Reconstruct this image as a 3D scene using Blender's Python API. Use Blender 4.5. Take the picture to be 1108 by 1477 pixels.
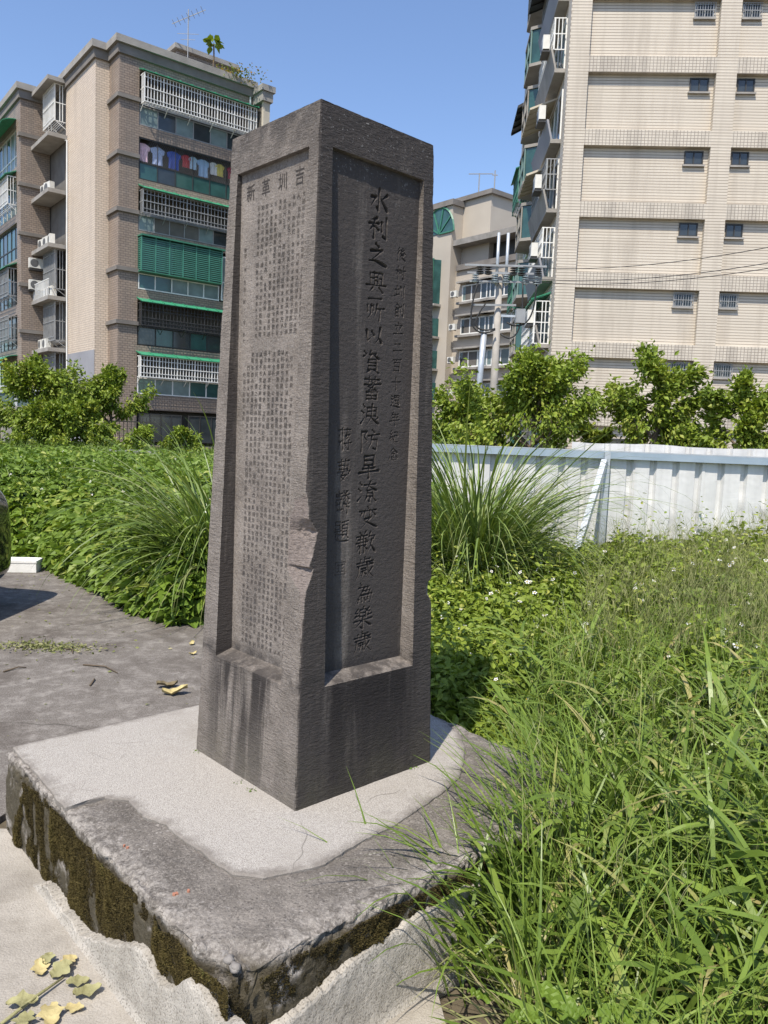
import bpy, bmesh, math, random
import numpy as np
from mathutils import Vector, Matrix
R = math.radians
random.seed(7); rng = np.random.default_rng(11)
scene = bpy.context.scene
for o in list(bpy.data.objects): bpy.data.objects.remove(o)
COL = scene.collection

# ------------------------------------------------------------------ camera
EYE = 1.6; PW, PH, FPX = 1108.0, 1477.0, 1122.0
PITCH, ROLL = R(5.556), R(2.32)
CF = np.array([0, math.cos(PITCH), -math.sin(PITCH)]); _r = np.array([1., 0, 0]); _u = np.cross(_r, CF)
CR = math.cos(ROLL)*_r + math.sin(ROLL)*_u; CU = -math.sin(ROLL)*_r + math.cos(ROLL)*_u
cam = bpy.data.cameras.new('camera'); camo = bpy.data.objects.new('camera', cam); COL.objects.link(camo)
cam.sensor_fit = 'HORIZONTAL'; cam.sensor_width = 36; cam.lens = 36*FPX/PW; cam.clip_start = 0.05; cam.clip_end = 3000
camo.matrix_world = Matrix(((CR[0], CU[0], -CF[0], 0), (CR[1], CU[1], -CF[1], 0), (CR[2], CU[2], -CF[2], EYE), (0, 0, 0, 1)))
scene.camera = camo

# ------------------------------------------------------------------ sky, sun, exposure
SUN_EL = R(58); SUN_DIR = np.array([-0.373, -0.928])            # horizontal direction towards the sun
w = bpy.data.worlds.new('World'); scene.world = w; w.use_nodes = True
nt = w.node_tree; bg = nt.nodes['Background']
sky = nt.nodes.new('ShaderNodeTexSky'); sky.sky_type = 'NISHITA'; sky.sun_disc = False
sky.sun_elevation = SUN_EL; sky.sun_rotation = math.atan2(SUN_DIR[0], SUN_DIR[1])
sky.air_density = 1.0; sky.dust_density = 0.7; sky.ozone_density = 2.6
hsv = nt.nodes.new('ShaderNodeHueSaturation'); hsv.inputs['Hue'].default_value = .505; hsv.inputs['Saturation'].default_value = 1.04; hsv.inputs['Value'].default_value = 1.0
nt.links.new(sky.outputs[0], hsv.inputs['Color']); nt.links.new(hsv.outputs[0], bg.inputs[0]); bg.inputs[1].default_value = 0.145
sl = bpy.data.lights.new('sun', 'SUN'); sl.energy = 4.1; sl.angle = R(0.53); sl.color = (1, 0.925, 0.81)
so = bpy.data.objects.new('sun', sl); COL.objects.link(so); so.location = (-8, -20, 40)
sd = Vector((SUN_DIR[0]*math.cos(SUN_EL), SUN_DIR[1]*math.cos(SUN_EL), math.sin(SUN_EL)))
so.rotation_euler = sd.to_track_quat('Z', 'Y').to_euler()
vs = scene.view_settings; vs.view_transform = 'Standard'; vs.look = 'None'; vs.gamma = 1; vs.exposure = 0.57; vs.use_curve_mapping = False

# ------------------------------------------------------------------ pixel -> place helpers
def ray(px, py): return CF + (px-PW/2)/FPX*CR - (py-PH/2)/FPX*CU
def on_z(px, py, z=0.0):
    d = ray(px, py); return d*((z-EYE)/d[2]) + np.array([0, 0, EYE])
def on_y(px, py, y):
    d = ray(px, py); return d*(y/d[1]) + np.array([0, 0, EYE])
def z_over(px, py, P):
    d = ray(px, py); return d[2]*math.hypot(P[0], P[1])/math.hypot(d[0], d[1]) + EYE

# ------------------------------------------------------------------ numpy noise
_H = rng.random((64, 64, 64))
def vnoise(P, s=1.0):
    p = np.asarray(P, float)*s + 1000.37; i = np.floor(p).astype(int); f = p-i; f = f*f*(3-2*f)
    r = 0
    for dx in (0, 1):
        for dy in (0, 1):
            for dz in (0, 1):
                wt = (f[..., 0] if dx else 1-f[..., 0])*(f[..., 1] if dy else 1-f[..., 1])*(f[..., 2] if dz else 1-f[..., 2])
                r = r + wt*_H[(i[..., 0]+dx) % 64, (i[..., 1]+dy) % 64, (i[..., 2]+dz) % 64]
    return r*2-1
def fbm(P, s=1.0, o=4):
    r = 0; a = 1; t = 0
    for k in range(o):
        r = r + a*vnoise(P, s); t += a; a *= .5; s *= 2.03
    return r/t
def P3(x, y, z=0.0):
    x, y, z = np.broadcast_arrays(np.asarray(x, float), np.asarray(y, float), np.asarray(z, float))
    return np.stack([x, y, z], -1)

# ------------------------------------------------------------------ objects
def tag(o, label=None, cat=None, group=None, kind=None):
    if label: o['label'] = label
    if cat: o['category'] = cat
    if group: o['group'] = group
    if kind: o['kind'] = kind
    return o
def thing(name, label, cat, loc=(0, 0, 0), rz=0, group=None, parent=None):
    o = bpy.data.objects.new(name, None); COL.objects.link(o); o.empty_display_size = .2
    o.location = loc; o.rotation_euler = (0, 0, rz)
    return tag(o, label, cat, group)
def link(name, me, mats=None, parent=None, loc=None, rz=None):
    o = bpy.data.objects.new(name, me); COL.objects.link(o)
    if mats is not None and not me.materials:
        for m in (mats if isinstance(mats, (list, tuple)) else [mats]): me.materials.append(m)
    if parent: o.parent = parent
    if loc is not None: o.location = loc
    if rz is not None: o.rotation_euler = (0, 0, rz)
    return o
def np_mesh(name, V, F, smooth=False, attrs=None, mi=None):
    """V (n,3); F (m,k) array or list of such arrays"""
    me = bpy.data.meshes.new(name); V = np.ascontiguousarray(V, np.float32)
    Fs = F if isinstance(F, list) else [F]
    Fs = [np.asarray(f, np.int32) for f in Fs if len(f)]
    me.vertices.add(len(V)); me.vertices.foreach_set('co', V.ravel())
    tot = np.concatenate([np.full(len(f), f.shape[1], np.int32) for f in Fs]); idx = np.concatenate([f.ravel() for f in Fs])
    me.loops.add(len(idx)); me.loops.foreach_set('vertex_index', idx)
    me.polygons.add(len(tot)); st = np.concatenate([[0], np.cumsum(tot)[:-1]]).astype(np.int32)
    me.polygons.foreach_set('loop_start', st); me.polygons.foreach_set('loop_total', tot)
    if mi is not None: me.polygons.foreach_set('material_index', np.asarray(mi, np.int32))
    me.update(calc_edges=True); me.validate()
    me.polygons.foreach_set('use_smooth', np.full(len(me.polygons), bool(smooth)))
    for k, v in (attrs or {}).items():
        a = me.attributes.new(k, 'FLOAT', 'POINT'); a.data.foreach_set('value', np.ascontiguousarray(v, np.float32).ravel())
    return me
def grid_faces(nu, nv, off=0, flip=False):
    """vertex index = off + u*nv + v"""
    u, v = np.meshgrid(np.arange(nu-1), np.arange(nv-1), indexing='ij'); a = (off + u*nv + v).ravel()
    f = np.stack([a, a+nv, a+nv+1, a+1], 1)
    return f[:, ::-1] if flip else f
class MB:
    def __init__(s): s.v = []; s.f = []
    def add(s, vs_, fs): n = len(s.v); s.v += [tuple(v) for v in vs_]; s.f += [tuple(i+n for i in f) for f in fs]; return s
    def box(s, x0, x1, y0, y1, z0, z1):
        x0, x1 = min(x0, x1), max(x0, x1); y0, y1 = min(y0, y1), max(y0, y1); z0, z1 = min(z0, z1), max(z0, z1)
        return s.add([(x0, y0, z0), (x1, y0, z0), (x1, y1, z0), (x0, y1, z0), (x0, y0, z1), (x1, y0, z1), (x1, y1, z1), (x0, y1, z1)],
                     [(3, 2, 1, 0), (4, 5, 6, 7), (0, 1, 5, 4), (1, 2, 6, 5), (2, 3, 7, 6), (3, 0, 4, 7)])
    def hexa(s, p): return s.add(p, [(3, 2, 1, 0), (4, 5, 6, 7), (0, 1, 5, 4), (1, 2, 6, 5), (2, 3, 7, 6), (3, 0, 4, 7)])
    def prism(s, poly, z0, z1):
        n = len(poly)
        return s.add([(x, y, z0) for x, y in poly]+[(x, y, z1) for x, y in poly],
                     [tuple(range(n-1, -1, -1)), tuple(range(n, 2*n))]+[(i, (i+1) % n, (i+1) % n+n, i+n) for i in range(n)])
    def tube(s, pts, r, n=6, cap=True):
        pts = [Vector(p) for p in pts]; rs = r if isinstance(r, (list, tuple)) else [r]*len(pts); base = len(s.v); up = None
        for i, p in enumerate(pts):
            d = (pts[min(i+1, len(pts)-1)]-pts[max(i-1, 0)]).normalized()
            if up is None: up = Vector((0, 0, 1)) if abs(d.z) < .9 else Vector((1, 0, 0))
            a = d.cross(up).normalized(); b = a.cross(d); up = b
            for k in range(n):
                t = 2*math.pi*k/n; s.v.append(tuple(p+a*(rs[i]*math.cos(t))+b*(rs[i]*math.sin(t))))
        for i in range(len(pts)-1):
            for k in range(n):
                q = base+i*n+k; q2 = base+i*n+(k+1) % n; s.f.append((q, q2, q2+n, q+n))
        if cap:
            s.f.append(tuple(base+k for k in range(n))[::-1]); e = base+(len(pts)-1)*n; s.f.append(tuple(e+k for k in range(n)))
        return s
    def bar(s, a, b, w_, h_=None):
        """rectangular bar between two points"""
        a = Vector(a); b = Vector(b); h_ = h_ or w_; d = (b-a).normalized(); up = Vector((0, 0, 1)) if abs(d.z) < .95 else Vector((0, 1, 0))
        x = d.cross(up).normalized()*(w_/2); y = x.cross(d).normalized()*(h_/2)
        return s.hexa([a-x-y, a+x-y, a+x+y, a-x+y, b-x-y, b+x-y, b+x+y, b-x+y])
    def mesh(s, name='part', smooth=False):
        me = bpy.data.meshes.new(name); me.from_pydata(s.v, [], s.f); me.update()
        bm = bmesh.new(); bm.from_mesh(me); bmesh.ops.recalc_face_normals(bm, faces=bm.faces); bm.to_mesh(me); bm.free()
        if smooth:
            me.polygons.foreach_set('use_smooth', [True]*len(me.polygons))
        return me
    def build(s, name, mat, parent=None, smooth=False, loc=None, rz=None):
        return link(name, s.mesh(name, smooth), mat, parent, loc, rz)
def copy_tree(o, parent=None):
    c = o.copy(); COL.objects.link(c)
    if parent: c.parent = parent
    for ch in list(o.children): copy_tree(ch, c)
    return c

# ------------------------------------------------------------------ materials
class Mat:
    def __init__(s, name):
        s.m = bpy.data.materials.new(name); s.m.use_nodes = True; s.t = s.m.node_tree
        s.b = s.t.nodes['Principled BSDF']; s.out = s.t.nodes['Material Output']
    def n(s, typ, ins=None, **kw):
        nd = s.t.nodes.new('ShaderNode'+typ)
        for k, v in kw.items(): setattr(nd, k, v)
        for k, v in (ins or {}).items(): s.set(nd.inputs[k], v)
        return nd
    def set(s, sock, v):
        if isinstance(v, bpy.types.NodeSocket): s.t.links.new(v, sock)
        elif isinstance(v, (tuple, list)) and len(v) == 3 and sock.type == 'RGBA': sock.default_value = (*v, 1)
        else: sock.default_value = v
    def coord(s, scale=(1, 1, 1), kind='Object'):
        c = s.n('TexCoord'); return s.n('Mapping', {'Vector': c.outputs[kind], 'Scale': scale}).outputs[0]
    def noise(s, vec, scale, detail=4, rough=.55): return s.n('TexNoise', {'Vector': vec, 'Scale': scale, 'Detail': detail, 'Roughness': rough}).outputs['Fac']
    def ramp(s, fac, stops):
        r = s.n('ValToRGB', {'Fac': fac}); e = r.color_ramp.elements
        while len(e) < len(stops): e.new(.5)
        for el, (p, c) in zip(e, stops): el.position = p; el.color = (*c, 1) if len(c) == 3 else c
        return r.outputs[0]
    def g(s, fac, a, b):   # scalar ramp clamp a..b -> 0..1
        return s.n('MapRange', {'Value': fac, 'From Min': a, 'From Max': b}).outputs[0]
    def mix(s, fac, a, b, mode='MIX'):
        nd = s.n('Mix', data_type='RGBA', blend_type=mode); s.set(nd.inputs[0], fac); s.set(nd.inputs[6], a); s.set(nd.inputs[7], b); return nd.outputs[2]
    def math(s, op, a, b=0.0):
        nd = s.n('Math', operation=op); s.set(nd.inputs[0], a); s.set(nd.inputs[1], b); return nd.outputs[0]
    def attr(s, name): return s.n('Attribute', attribute_name=name).outputs['Fac']
    def bump(s, h, dist, strength=1.0, prev=None):
        d = {'Height': h, 'Distance': dist, 'Strength': strength}
        if prev is not None: d['Normal'] = prev
        return s.n('Bump', d).outputs[0]
    def done(s, col=None, rough=None, normal=None, metal=None, spec=None):
        for k, v in (('Base Color', col), ('Roughness', rough), ('Normal', normal), ('Metallic', metal), ('Specular IOR Level', spec)):
            if v is not None: s.set(s.b.inputs[k], v)
        return s.m
def simple(name, c1, c2=None, scale=3, rough=.7, bump=0, bscale=40, metal=0, spec=.4, detail=5):
    m = Mat(name); v = m.coord(); c2 = c2 or tuple(x*.75 for x in c1)
    col = m.ramp(m.noise(v, scale, detail), [(.3, c2), (.7, c1)])
    nrm = m.bump(m.noise(v, bscale, 5), bump) if bump else None
    return m.done(col, rough, nrm, metal, spec)
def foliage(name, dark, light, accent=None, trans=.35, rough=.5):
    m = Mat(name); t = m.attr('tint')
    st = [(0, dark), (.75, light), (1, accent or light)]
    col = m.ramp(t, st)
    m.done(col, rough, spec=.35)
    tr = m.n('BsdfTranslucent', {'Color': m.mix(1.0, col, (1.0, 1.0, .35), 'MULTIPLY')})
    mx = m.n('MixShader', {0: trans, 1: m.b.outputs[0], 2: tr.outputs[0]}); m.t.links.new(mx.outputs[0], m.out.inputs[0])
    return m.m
def glass_mat(name, c, rough=.08, spec=.7):
    m = Mat(name); v = m.coord(); col = m.ramp(m.noise(v, 1.3, 3), [(.35, tuple(x*.6 for x in c)), (.65, c)])
    return m.done(col, rough, spec=spec)
def tile_mat(name, c1, c2, mortar, rowh, bw, stain=(.12, .11, .10), msize=.012, bump=.006, offset=.5):
    m = Mat(name); c = m.n('TexCoord'); s = m.n('SeparateXYZ', {0: c.outputs['Object']})
    u = m.math('ADD', s.outputs[0], s.outputs[1]); vec = m.n('CombineXYZ', {0: u, 1: s.outputs[2]}).outputs[0]
    b = m.n('TexBrick', {'Vector': vec, 'Color1': c1, 'Color2': c2, 'Mortar': mortar, 'Scale': 1.0, 'Mortar Size': msize, 'Mortar Smooth': .2, 'Bias': 0.0, 'Brick Width': bw, 'Row Height': rowh}); b.offset = offset
    streak = m.n('Mapping', {'Vector': c.outputs['Object'], 'Scale': (1.6, 1.6, .16)}).outputs[0]
    f = m.math('MULTIPLY', m.g(m.noise(streak, 1.0, 6, .62), .48, .75), .6)
    big = m.g(m.noise(c.outputs['Object'], .35, 4), .35, .7)
    col = m.mix(f, b.outputs['Color'], stain); col = m.mix(m.math('MULTIPLY', big, .16), col, (.33, .30, .26))
    nrm = m.bump(m.math('SUBTRACT', 1.0, b.outputs['Fac']), bump)
    return m.done(col, .55, nrm, spec=.4)
M = {}
M['tile_brown'] = tile_mat('brown wall tile', (.255, .195, .152), (.315, .245, .193), (.12, .092, .074), .12, .26)
M['tile_cream'] = tile_mat('cream wall tile', (.60, .495, .39), (.66, .55, .435), (.36, .29, .23), .12, .26, stain=(.42, .345, .275))
M['tile_beige'] = tile_mat('beige wall tile', (.555, .495, .41), (.605, .545, .455), (.29, .24, .19), .115, 60.0, stain=(.32, .275, .22), msize=.014)
M['tile_beige_s'] = tile_mat('beige soldier tile', (.53, .475, .395), (.58, .525, .44), (.24, .20, .165), .115, .14, stain=(.16, .14, .12), msize=.010, offset=0.0)
M['conc_wall'] = simple('wall concrete', (.36, .34, .31), (.24, .225, .205), 1.2, .85, .01, 25)
M['conc_dark'] = simple('stained parapet concrete', (.23, .21, .19), (.15, .135, .12), 1.0, .85, .01, 25)
M['pale_render'] = simple('pale render', (.55, .50, .40), (.46, .41, .33), .6, .85, .004, 30)
M['grey_paint'] = simple('grey wall paint', (.30, .30, .32), (.25, .25, .27), .6, .8)
M['white_paint'] = simple('white paint', (.78, .78, .76), (.66, .66, .63), 2, .45)
M['green_paint'] = simple('green sheet awning', (.05, .30, .16), (.04, .24, .13), 2, .4)
M['green_metal'] = simple('green painted metal', (.05, .20, .13), (.04, .15, .10), 2, .45)
M['shutter_green'] = simple('green shutter slat', (.07, .24, .18), (.05, .19, .14), 2, .5)
M['dark_metal'] = simple('dark metal', (.05, .05, .05), (.03, .03, .03), 3, .5)
M['grey_metal'] = simple('grey metal', (.33, .34, .34), (.25, .25, .25), 3, .5, metal=.2)
M['glass'] = glass_mat('window glass', (.045, .055, .06))
M['glass_green'] = glass_mat('green tinted glass', (.04, .11, .10))
M['glass_pale'] = glass_mat('frosted glass', (.20, .27, .26), .3)
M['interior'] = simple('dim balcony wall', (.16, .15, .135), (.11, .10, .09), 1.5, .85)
M['ac_white'] = simple('air conditioner casing', (.72, .71, .66), (.58, .56, .50), 2.5, .45)
M['ac_grille'] = simple('air conditioner fan grille', (.13, .13, .13), (.09, .09, .09), 6, .5)
M['roof_grey'] = simple('roof slab', (.30, .28, .26), (.2, .19, .17), 1.5, .9)
M['bark'] = simple('bark', (.16, .125, .09), (.09, .07, .05), 8, .9, .01, 30)
M['galv'] = simple('galvanised steel', (.50, .53, .56), (.40, .43, .46), 6, .42, metal=.35)
M['galv_blue'] = simple('blue grey steel rail', (.34, .41, .47), (.27, .34, .40), 4, .5, metal=.15)
M['porcelain'] = simple('porcelain insulator', (.45, .52, .56), (.3, .36, .4), 5, .25)
M['wire'] = simple('black cable', (.03, .03, .03), (.02, .02, .02), 5, .6)
M['wood_pole'] = simple('concrete utility pole', (.40, .37, .33), (.30, .28, .25), 3, .85)
M['teal_frame'] = simple('faded teal frame', (.17, .27, .25), (.13, .21, .20), 2, .5)

# ================================================================== GROUND
def ground_mats():
    m = Mat('soil'); v = m.coord(); col = m.ramp(m.noise(v, 2, 6), [(.3, (.07, .055, .035)), (.7, (.14, .115, .075))])
    M['soil'] = m.done(col, .95, m.bump(m.noise(v, 12, 6), .03))
    m = Mat('asphalt'); v = m.coord(); vs_ = m.coord((1, 1.35, 1))
    col = m.ramp(m.noise(v, 140, 3), [(.3, (.085, .073, .060)), (.7, (.232, .212, .193))])
    col = m.mix(m.math('MULTIPLY', m.g(m.noise(v, 7.5, 10, .82), .48, .62), .8), col, (.295, .272, .245))
    col = m.mix(m.math('MULTIPLY', m.g(m.noise(v, 2.2, 9, .75), .49, .64), .7), col, (.085, .072, .062))
    vo = m.n('TexVoronoi', {'Vector': v, 'Scale': 34.0}).outputs['Distance']
    col = m.mix(m.math('MULTIPLY', m.g(vo, .12, .05), m.g(m.noise(v, 5, 3), .5, .62)), col, (.42, .40, .36))
    cr = m.n('TexVoronoi', {'Vector': m.n('Mapping', {'Vector': m.mix(.12, v, m.n('TexNoise', {'Vector': v, 'Scale': 3.0}).outputs['Color']), 'Scale': (.7, .7, .7)}).outputs[0], 'Scale': 1.0}, feature='DISTANCE_TO_EDGE').outputs['Distance']
    crk = m.math('MULTIPLY', m.g(cr, .006, .001), m.g(m.noise(v, .8, 3), .48, .6)); col = m.mix(m.math('MULTIPLY', crk, .6), col, (.04, .035, .03))
    nrm = m.bump(m.noise(v, 150, 3), .004); nrm = m.bump(m.noise(v, 8, 4), .01, prev=nrm)
    M['asphalt'] = m.done(col, .95, nrm, spec=.12)
    m = Mat('walkway concrete'); v = m.coord()
    col = m.ramp(m.noise(v, 3, 7, .65), [(.25, (.235, .212, .18)), (.5, (.36, .328, .28)), (.75, (.45, .414, .36))])
    col = m.mix(m.math('MULTIPLY', m.g(m.noise(v, 210, 2), .45, .75), .45), col, (.17, .155, .14))
    col = m.mix(m.math('MULTIPLY', m.g(m.noise(v, 7, 9, .75), .5, .66), .55), col, (.23, .205, .17)); vq = m.n('TexVoronoi', {'Vector': v, 'Scale': 60.0}).outputs['Distance']; col = m.mix(m.math('MULTIPLY', m.g(vq, .10, .04), m.g(m.noise(v, 9, 2), .5, .6)), col, (.10, .09, .075))
    M['walk'] = m.done(col, .9, m.bump(m.noise(v, 160, 4), .004), spec=.25)
ground_mats()
def sheet(name, poly, z, mat, thick=None):
    b = MB()
    if thick: b.prism(poly, z-thick, z)
    else: b.add([(x, y, z) for x, y in poly], [tuple(range(len(poly)))])
    return tag(b.build(name, mat), kind='structure')
sheet('ground', [(-900, -900), (900, -900), (900, 900), (-900, 900)], -.03, M['soil'])
bed_edge_px = [(288, 897), (262, 900), (230, 893), (185, 882), (160, 862), (118, 846), (92, 828), (60, 812), (20, 806), (-30, 800), (-160, 790)]
BED = [tuple(on_z(x, y, 0)[:2]) for x, y in bed_edge_px]
asph = [(-24, BED[-1][1]+3), (-24, 2.9), (-1.5, 2.9), (-1.2, 3.6), (-.35, 4.05), (-.15, 4.25), (-.35, 5.2), (-.9, 6.1)] + BED
def densify(poly, n, amp, seed=0.0):
    out = []
    for i, p in enumerate(poly):
        q = poly[(i+1) % len(poly)]; L = math.hypot(q[0]-p[0], q[1]-p[1]); k = max(1, int(L/n))
        for j in range(k):
            t = j/k; x = p[0]+(q[0]-p[0])*t; y = p[1]+(q[1]-p[1])*t
            d = float(fbm(P3(x+seed, y, 3.3), 1/(n*3.0), 3))*amp if j or L < 3 else 0
            nx, ny = -(q[1]-p[1])/max(L, 1e-6), (q[0]-p[0])/max(L, 1e-6); out.append((x+nx*d, y+ny*d))
    return out
sheet('asphalt_lot', densify(asph, .12, .12), 0, M['asphalt'], .028)
sheet('walkway', [(-24, 2.9), (-24, -6), (2.5, -6), (.35, 1.0), (.2, 2.2), (-.2, 2.6), (-1.2, 2.92)], .004, M['walk'], .03)

# ================================================================== MONUMENT (local frame: -Y face = right face, -X face = left face)
MZ = .328; MH = 2.3387; MROT = R(43.3); MLOC = (-.2427, 2.9709, MZ)
def A_(z): return .331-.0671*np.asarray(z)/MH
PXH = .2135; PZ0, PZ1 = .410, 2.201; PPL = .2495    # panel half width, bottom, top, plane distance
GL = {   # brush strokes on a 100x100 field, y down; '<' tapers off, '>' swells
'水': '50,3 50,90 40,80|14,38 40,36 12,80<|86,22 60,45<|55,42 92,88>',
'利': '46,8 18,20<|8,36 56,30|34,18 34,92|32,38 8,68<|36,42 54,58|68,25 68,60|90,6 90,92 78,84',
'之': '46,4 56,16|22,34 74,30 18,78<|16,76 40,76 95,94>',
'興': '22,16 24,60|40,10 22,16<|24,36 36,34|44,12 44,58|44,14 60,12 60,58|48,30 56,30|48,44 56,44|66,12 82,12 80,60|68,36 78,36|4,66 96,62|34,74 18,94<|64,74 84,94',
'所': '20,8 84,6|14,38 18,62|32,34 32,70 14,96<|34,38 46,36 46,60|62,30 58,60 46,90<|60,50 96,46|78,50 78,96',
'以': '16,30 22,72 36,60<|42,34 50,48|78,18 74,60 56,84<|76,60 92,80>',
'資': '12,8 22,14|8,30 24,22<|40,4 30,22<|36,14 70,12 62,22|52,16 34,36<|54,22 84,36>|30,42 30,82|30,42 72,40 72,82|32,54 70,54|32,66 70,66|30,80 72,80|38,84 20,98<|60,84 82,98',
'蓄': '14,12 86,10|36,2 36,22|64,2 64,22|50,20 54,28|10,34 92,31|50,34 28,46 56,48|60,40 32,58 66,56|64,50 72,60|26,66 26,96|26,66 76,64 74,96|28,80 74,80|50,66 50,94|26,95 74,95',
'洩': '12,10 20,18|6,34 16,42|4,86 22,62<|34,20 34,58|34,20 78,18 76,58|36,36 76,36|34,56 76,56|56,4 54,60 30,94<|46,62 92,92>|84,66 72,74<',
'防': '10,10 10,96|10,12 34,10 22,34 36,52 18,66<|64,4 70,14|42,28 96,24|62,28 58,60 38,94<|60,48 86,46 80,92 68,84',
'旱': '28,6 28,46|28,6 74,4 72,46|30,24 72,24|28,45 72,45|22,60 78,58|4,76 98,72|50,48 50,99',
'潦': '12,10 20,18|6,34 16,42|4,86 22,62<|34,20 92,16|62,4 56,26 32,48<|60,26 94,46>|48,44 48,70|48,44 78,42 78,70|50,56 76,56|48,69 78,69|63,70 63,96 54,90|46,76 36,92<|80,76 90,90',
'變': '50,2 54,12|10,22 90,18|38,20 34,50<|62,20 60,50|24,30 14,44<|76,28 88,42|36,54 70,50 16,96<|34,62 96,96>',
'歉': '20,4 26,14|44,2 36,14<|6,20 54,17|10,34 50,31 50,48|4,48 58,44|10,60 50,58|24,18 22,96|38,18 38,94|22,62 6,86<|40,62 54,78|72,6 62,32<|66,24 92,22 86,36|78,36 74,64 54,96<|76,60 98,94>',
'歲': '50,2 50,24|52,12 74,10|28,10 28,24|12,26 90,22|16,40 92,36|22,42 20,70 6,96<|32,52 54,50|43,50 43,62|34,64 56,62|44,64 34,90<|52,72 56,80|62,22 72,70 96,96 98,82<|84,52 58,94<|78,26 86,32',
'為': '28,4 34,14|20,26 70,22 60,42|44,42 80,40 72,58|52,24 8,92<|36,60 88,56 80,96 66,90<|24,78 20,90|38,74 40,86|52,72 55,84|64,70 68,80',
'樂': '52,2 44,10<|36,12 36,44|36,12 64,11 62,44|38,27 62,27|36,43 62,43|24,8 10,22 24,24 8,42 28,38|80,6 68,20 84,22 70,40 92,36|4,60 96,56|50,46 50,99 40,92|46,62 14,90<|54,62 90,88>',
'後': '26,4 8,24<|28,26 6,52<|18,44 18,94|62,4 42,22 66,24|74,16 36,46 78,42|76,32 86,44|56,48 34,76<|48,58 76,56 32,96<|46,66 92,94>',
'村': '4,30 46,26|26,4 26,96|26,32 4,66<|28,38 44,52|50,34 98,30|80,4 80,94 68,86|58,48 66,62',
'圳': '4,36 38,32|20,12 20,74|2,80 40,70|54,12 52,60 42,92<|70,18 70,78|90,8 90,96',
'創': '30,2 4,34<|32,6 58,28|22,32 44,31|16,42 46,40 44,60|18,51 44,51|17,60 44,60|16,42 14,74 4,96<|22,70 22,94|22,70 48,68 46,94|22,93 46,93|70,22 70,62|92,4 92,94 80,86',
'立': '48,4 54,18|16,30 84,26|34,44 42,74|70,40 58,80<|4,90 98,86',
'二': '24,30 76,27|6,80 96,76', '百': '10,12 92,8|50,12 38,32<|24,34 24,94|24,34 78,32 76,94|26,62 76,61|24,92 76,92',
'十': '6,44 96,40|50,4 50,98',
'週': '12,8 20,18|8,34 24,32 14,56 24,64 8,84|8,84 30,84 96,96>|40,10 38,50 32,76<|40,10 88,8 88,78 78,72|48,24 80,22|64,12 64,40|46,40 82,39|52,50 52,68|52,50 76,49 75,68|52,67 75,67',
'年': '34,2 12,34<|28,18 84,14|30,38 80,35|28,38 28,62|2,64 98,60|56,16 56,99',
'紀': '28,2 10,26 28,26|34,18 8,50 40,46|24,50 24,74|10,60 6,78<|36,58 44,72|54,14 88,12 86,42|54,42 88,41|54,42 54,86 92,88 96,70<',
'念': '48,2 6,40<|50,4 94,38>|40,28 60,27|32,42 66,40 54,58|14,68 8,86<|34,64 40,92 74,92 80,78<|50,62 56,74|80,60 92,76',
'蔣': '10,12 90,9|34,2 34,22|66,2 66,22|14,34 14,58|14,58 38,56|36,28 36,96|22,60 6,94<|66,24 46,46<|58,32 88,30 56,60<|58,42 64,48|68,38 74,44|46,68 98,65|82,54 82,96 70,90|56,76 64,86',
'夢': '12,10 88,7|34,1 34,18|64,1 64,18|20,26 20,44|20,26 82,24 80,44|40,26 40,42|60,26 60,42|20,44 80,43|10,54 8,66<|10,54 92,52 84,64|48,60 20,86<|40,70 72,68 24,99<|42,78 52,86',
'麟': '26,2 30,10|6,14 48,12|8,14 4,90<|14,26 46,24 44,38|14,38 44,38|22,18 22,38|34,18 34,38|14,48 14,86 24,80|16,60 28,58|34,48 34,84 48,78|62,6 68,14|86,4 78,14<|54,22 98,19|76,4 76,44|74,24 56,42<|78,24 96,40|62,50 52,70<|58,58 72,56 56,94<|76,60 98,58|84,48 84,98|78,72 96,72',
'題': '10,6 10,36|10,6 42,5 40,36|12,20 40,20|10,35 40,35|4,46 48,44|26,46 26,80|28,62 44,61|14,56 4,90<|10,80 40,90 98,94>|54,8 98,5|74,8 66,20|58,22 58,64|58,22 92,20 92,64|60,36 90,36|60,49 90,49|58,63 92,63|66,66 54,80<|84,66 96,78',
'印': '2,2 2,98|2,2 98,2|98,2 98,98|2,98 98,98|34,20 34,80|66,20 66,80|20,50 80,50|20,25 80,25|20,75 80,75',
}
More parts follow.
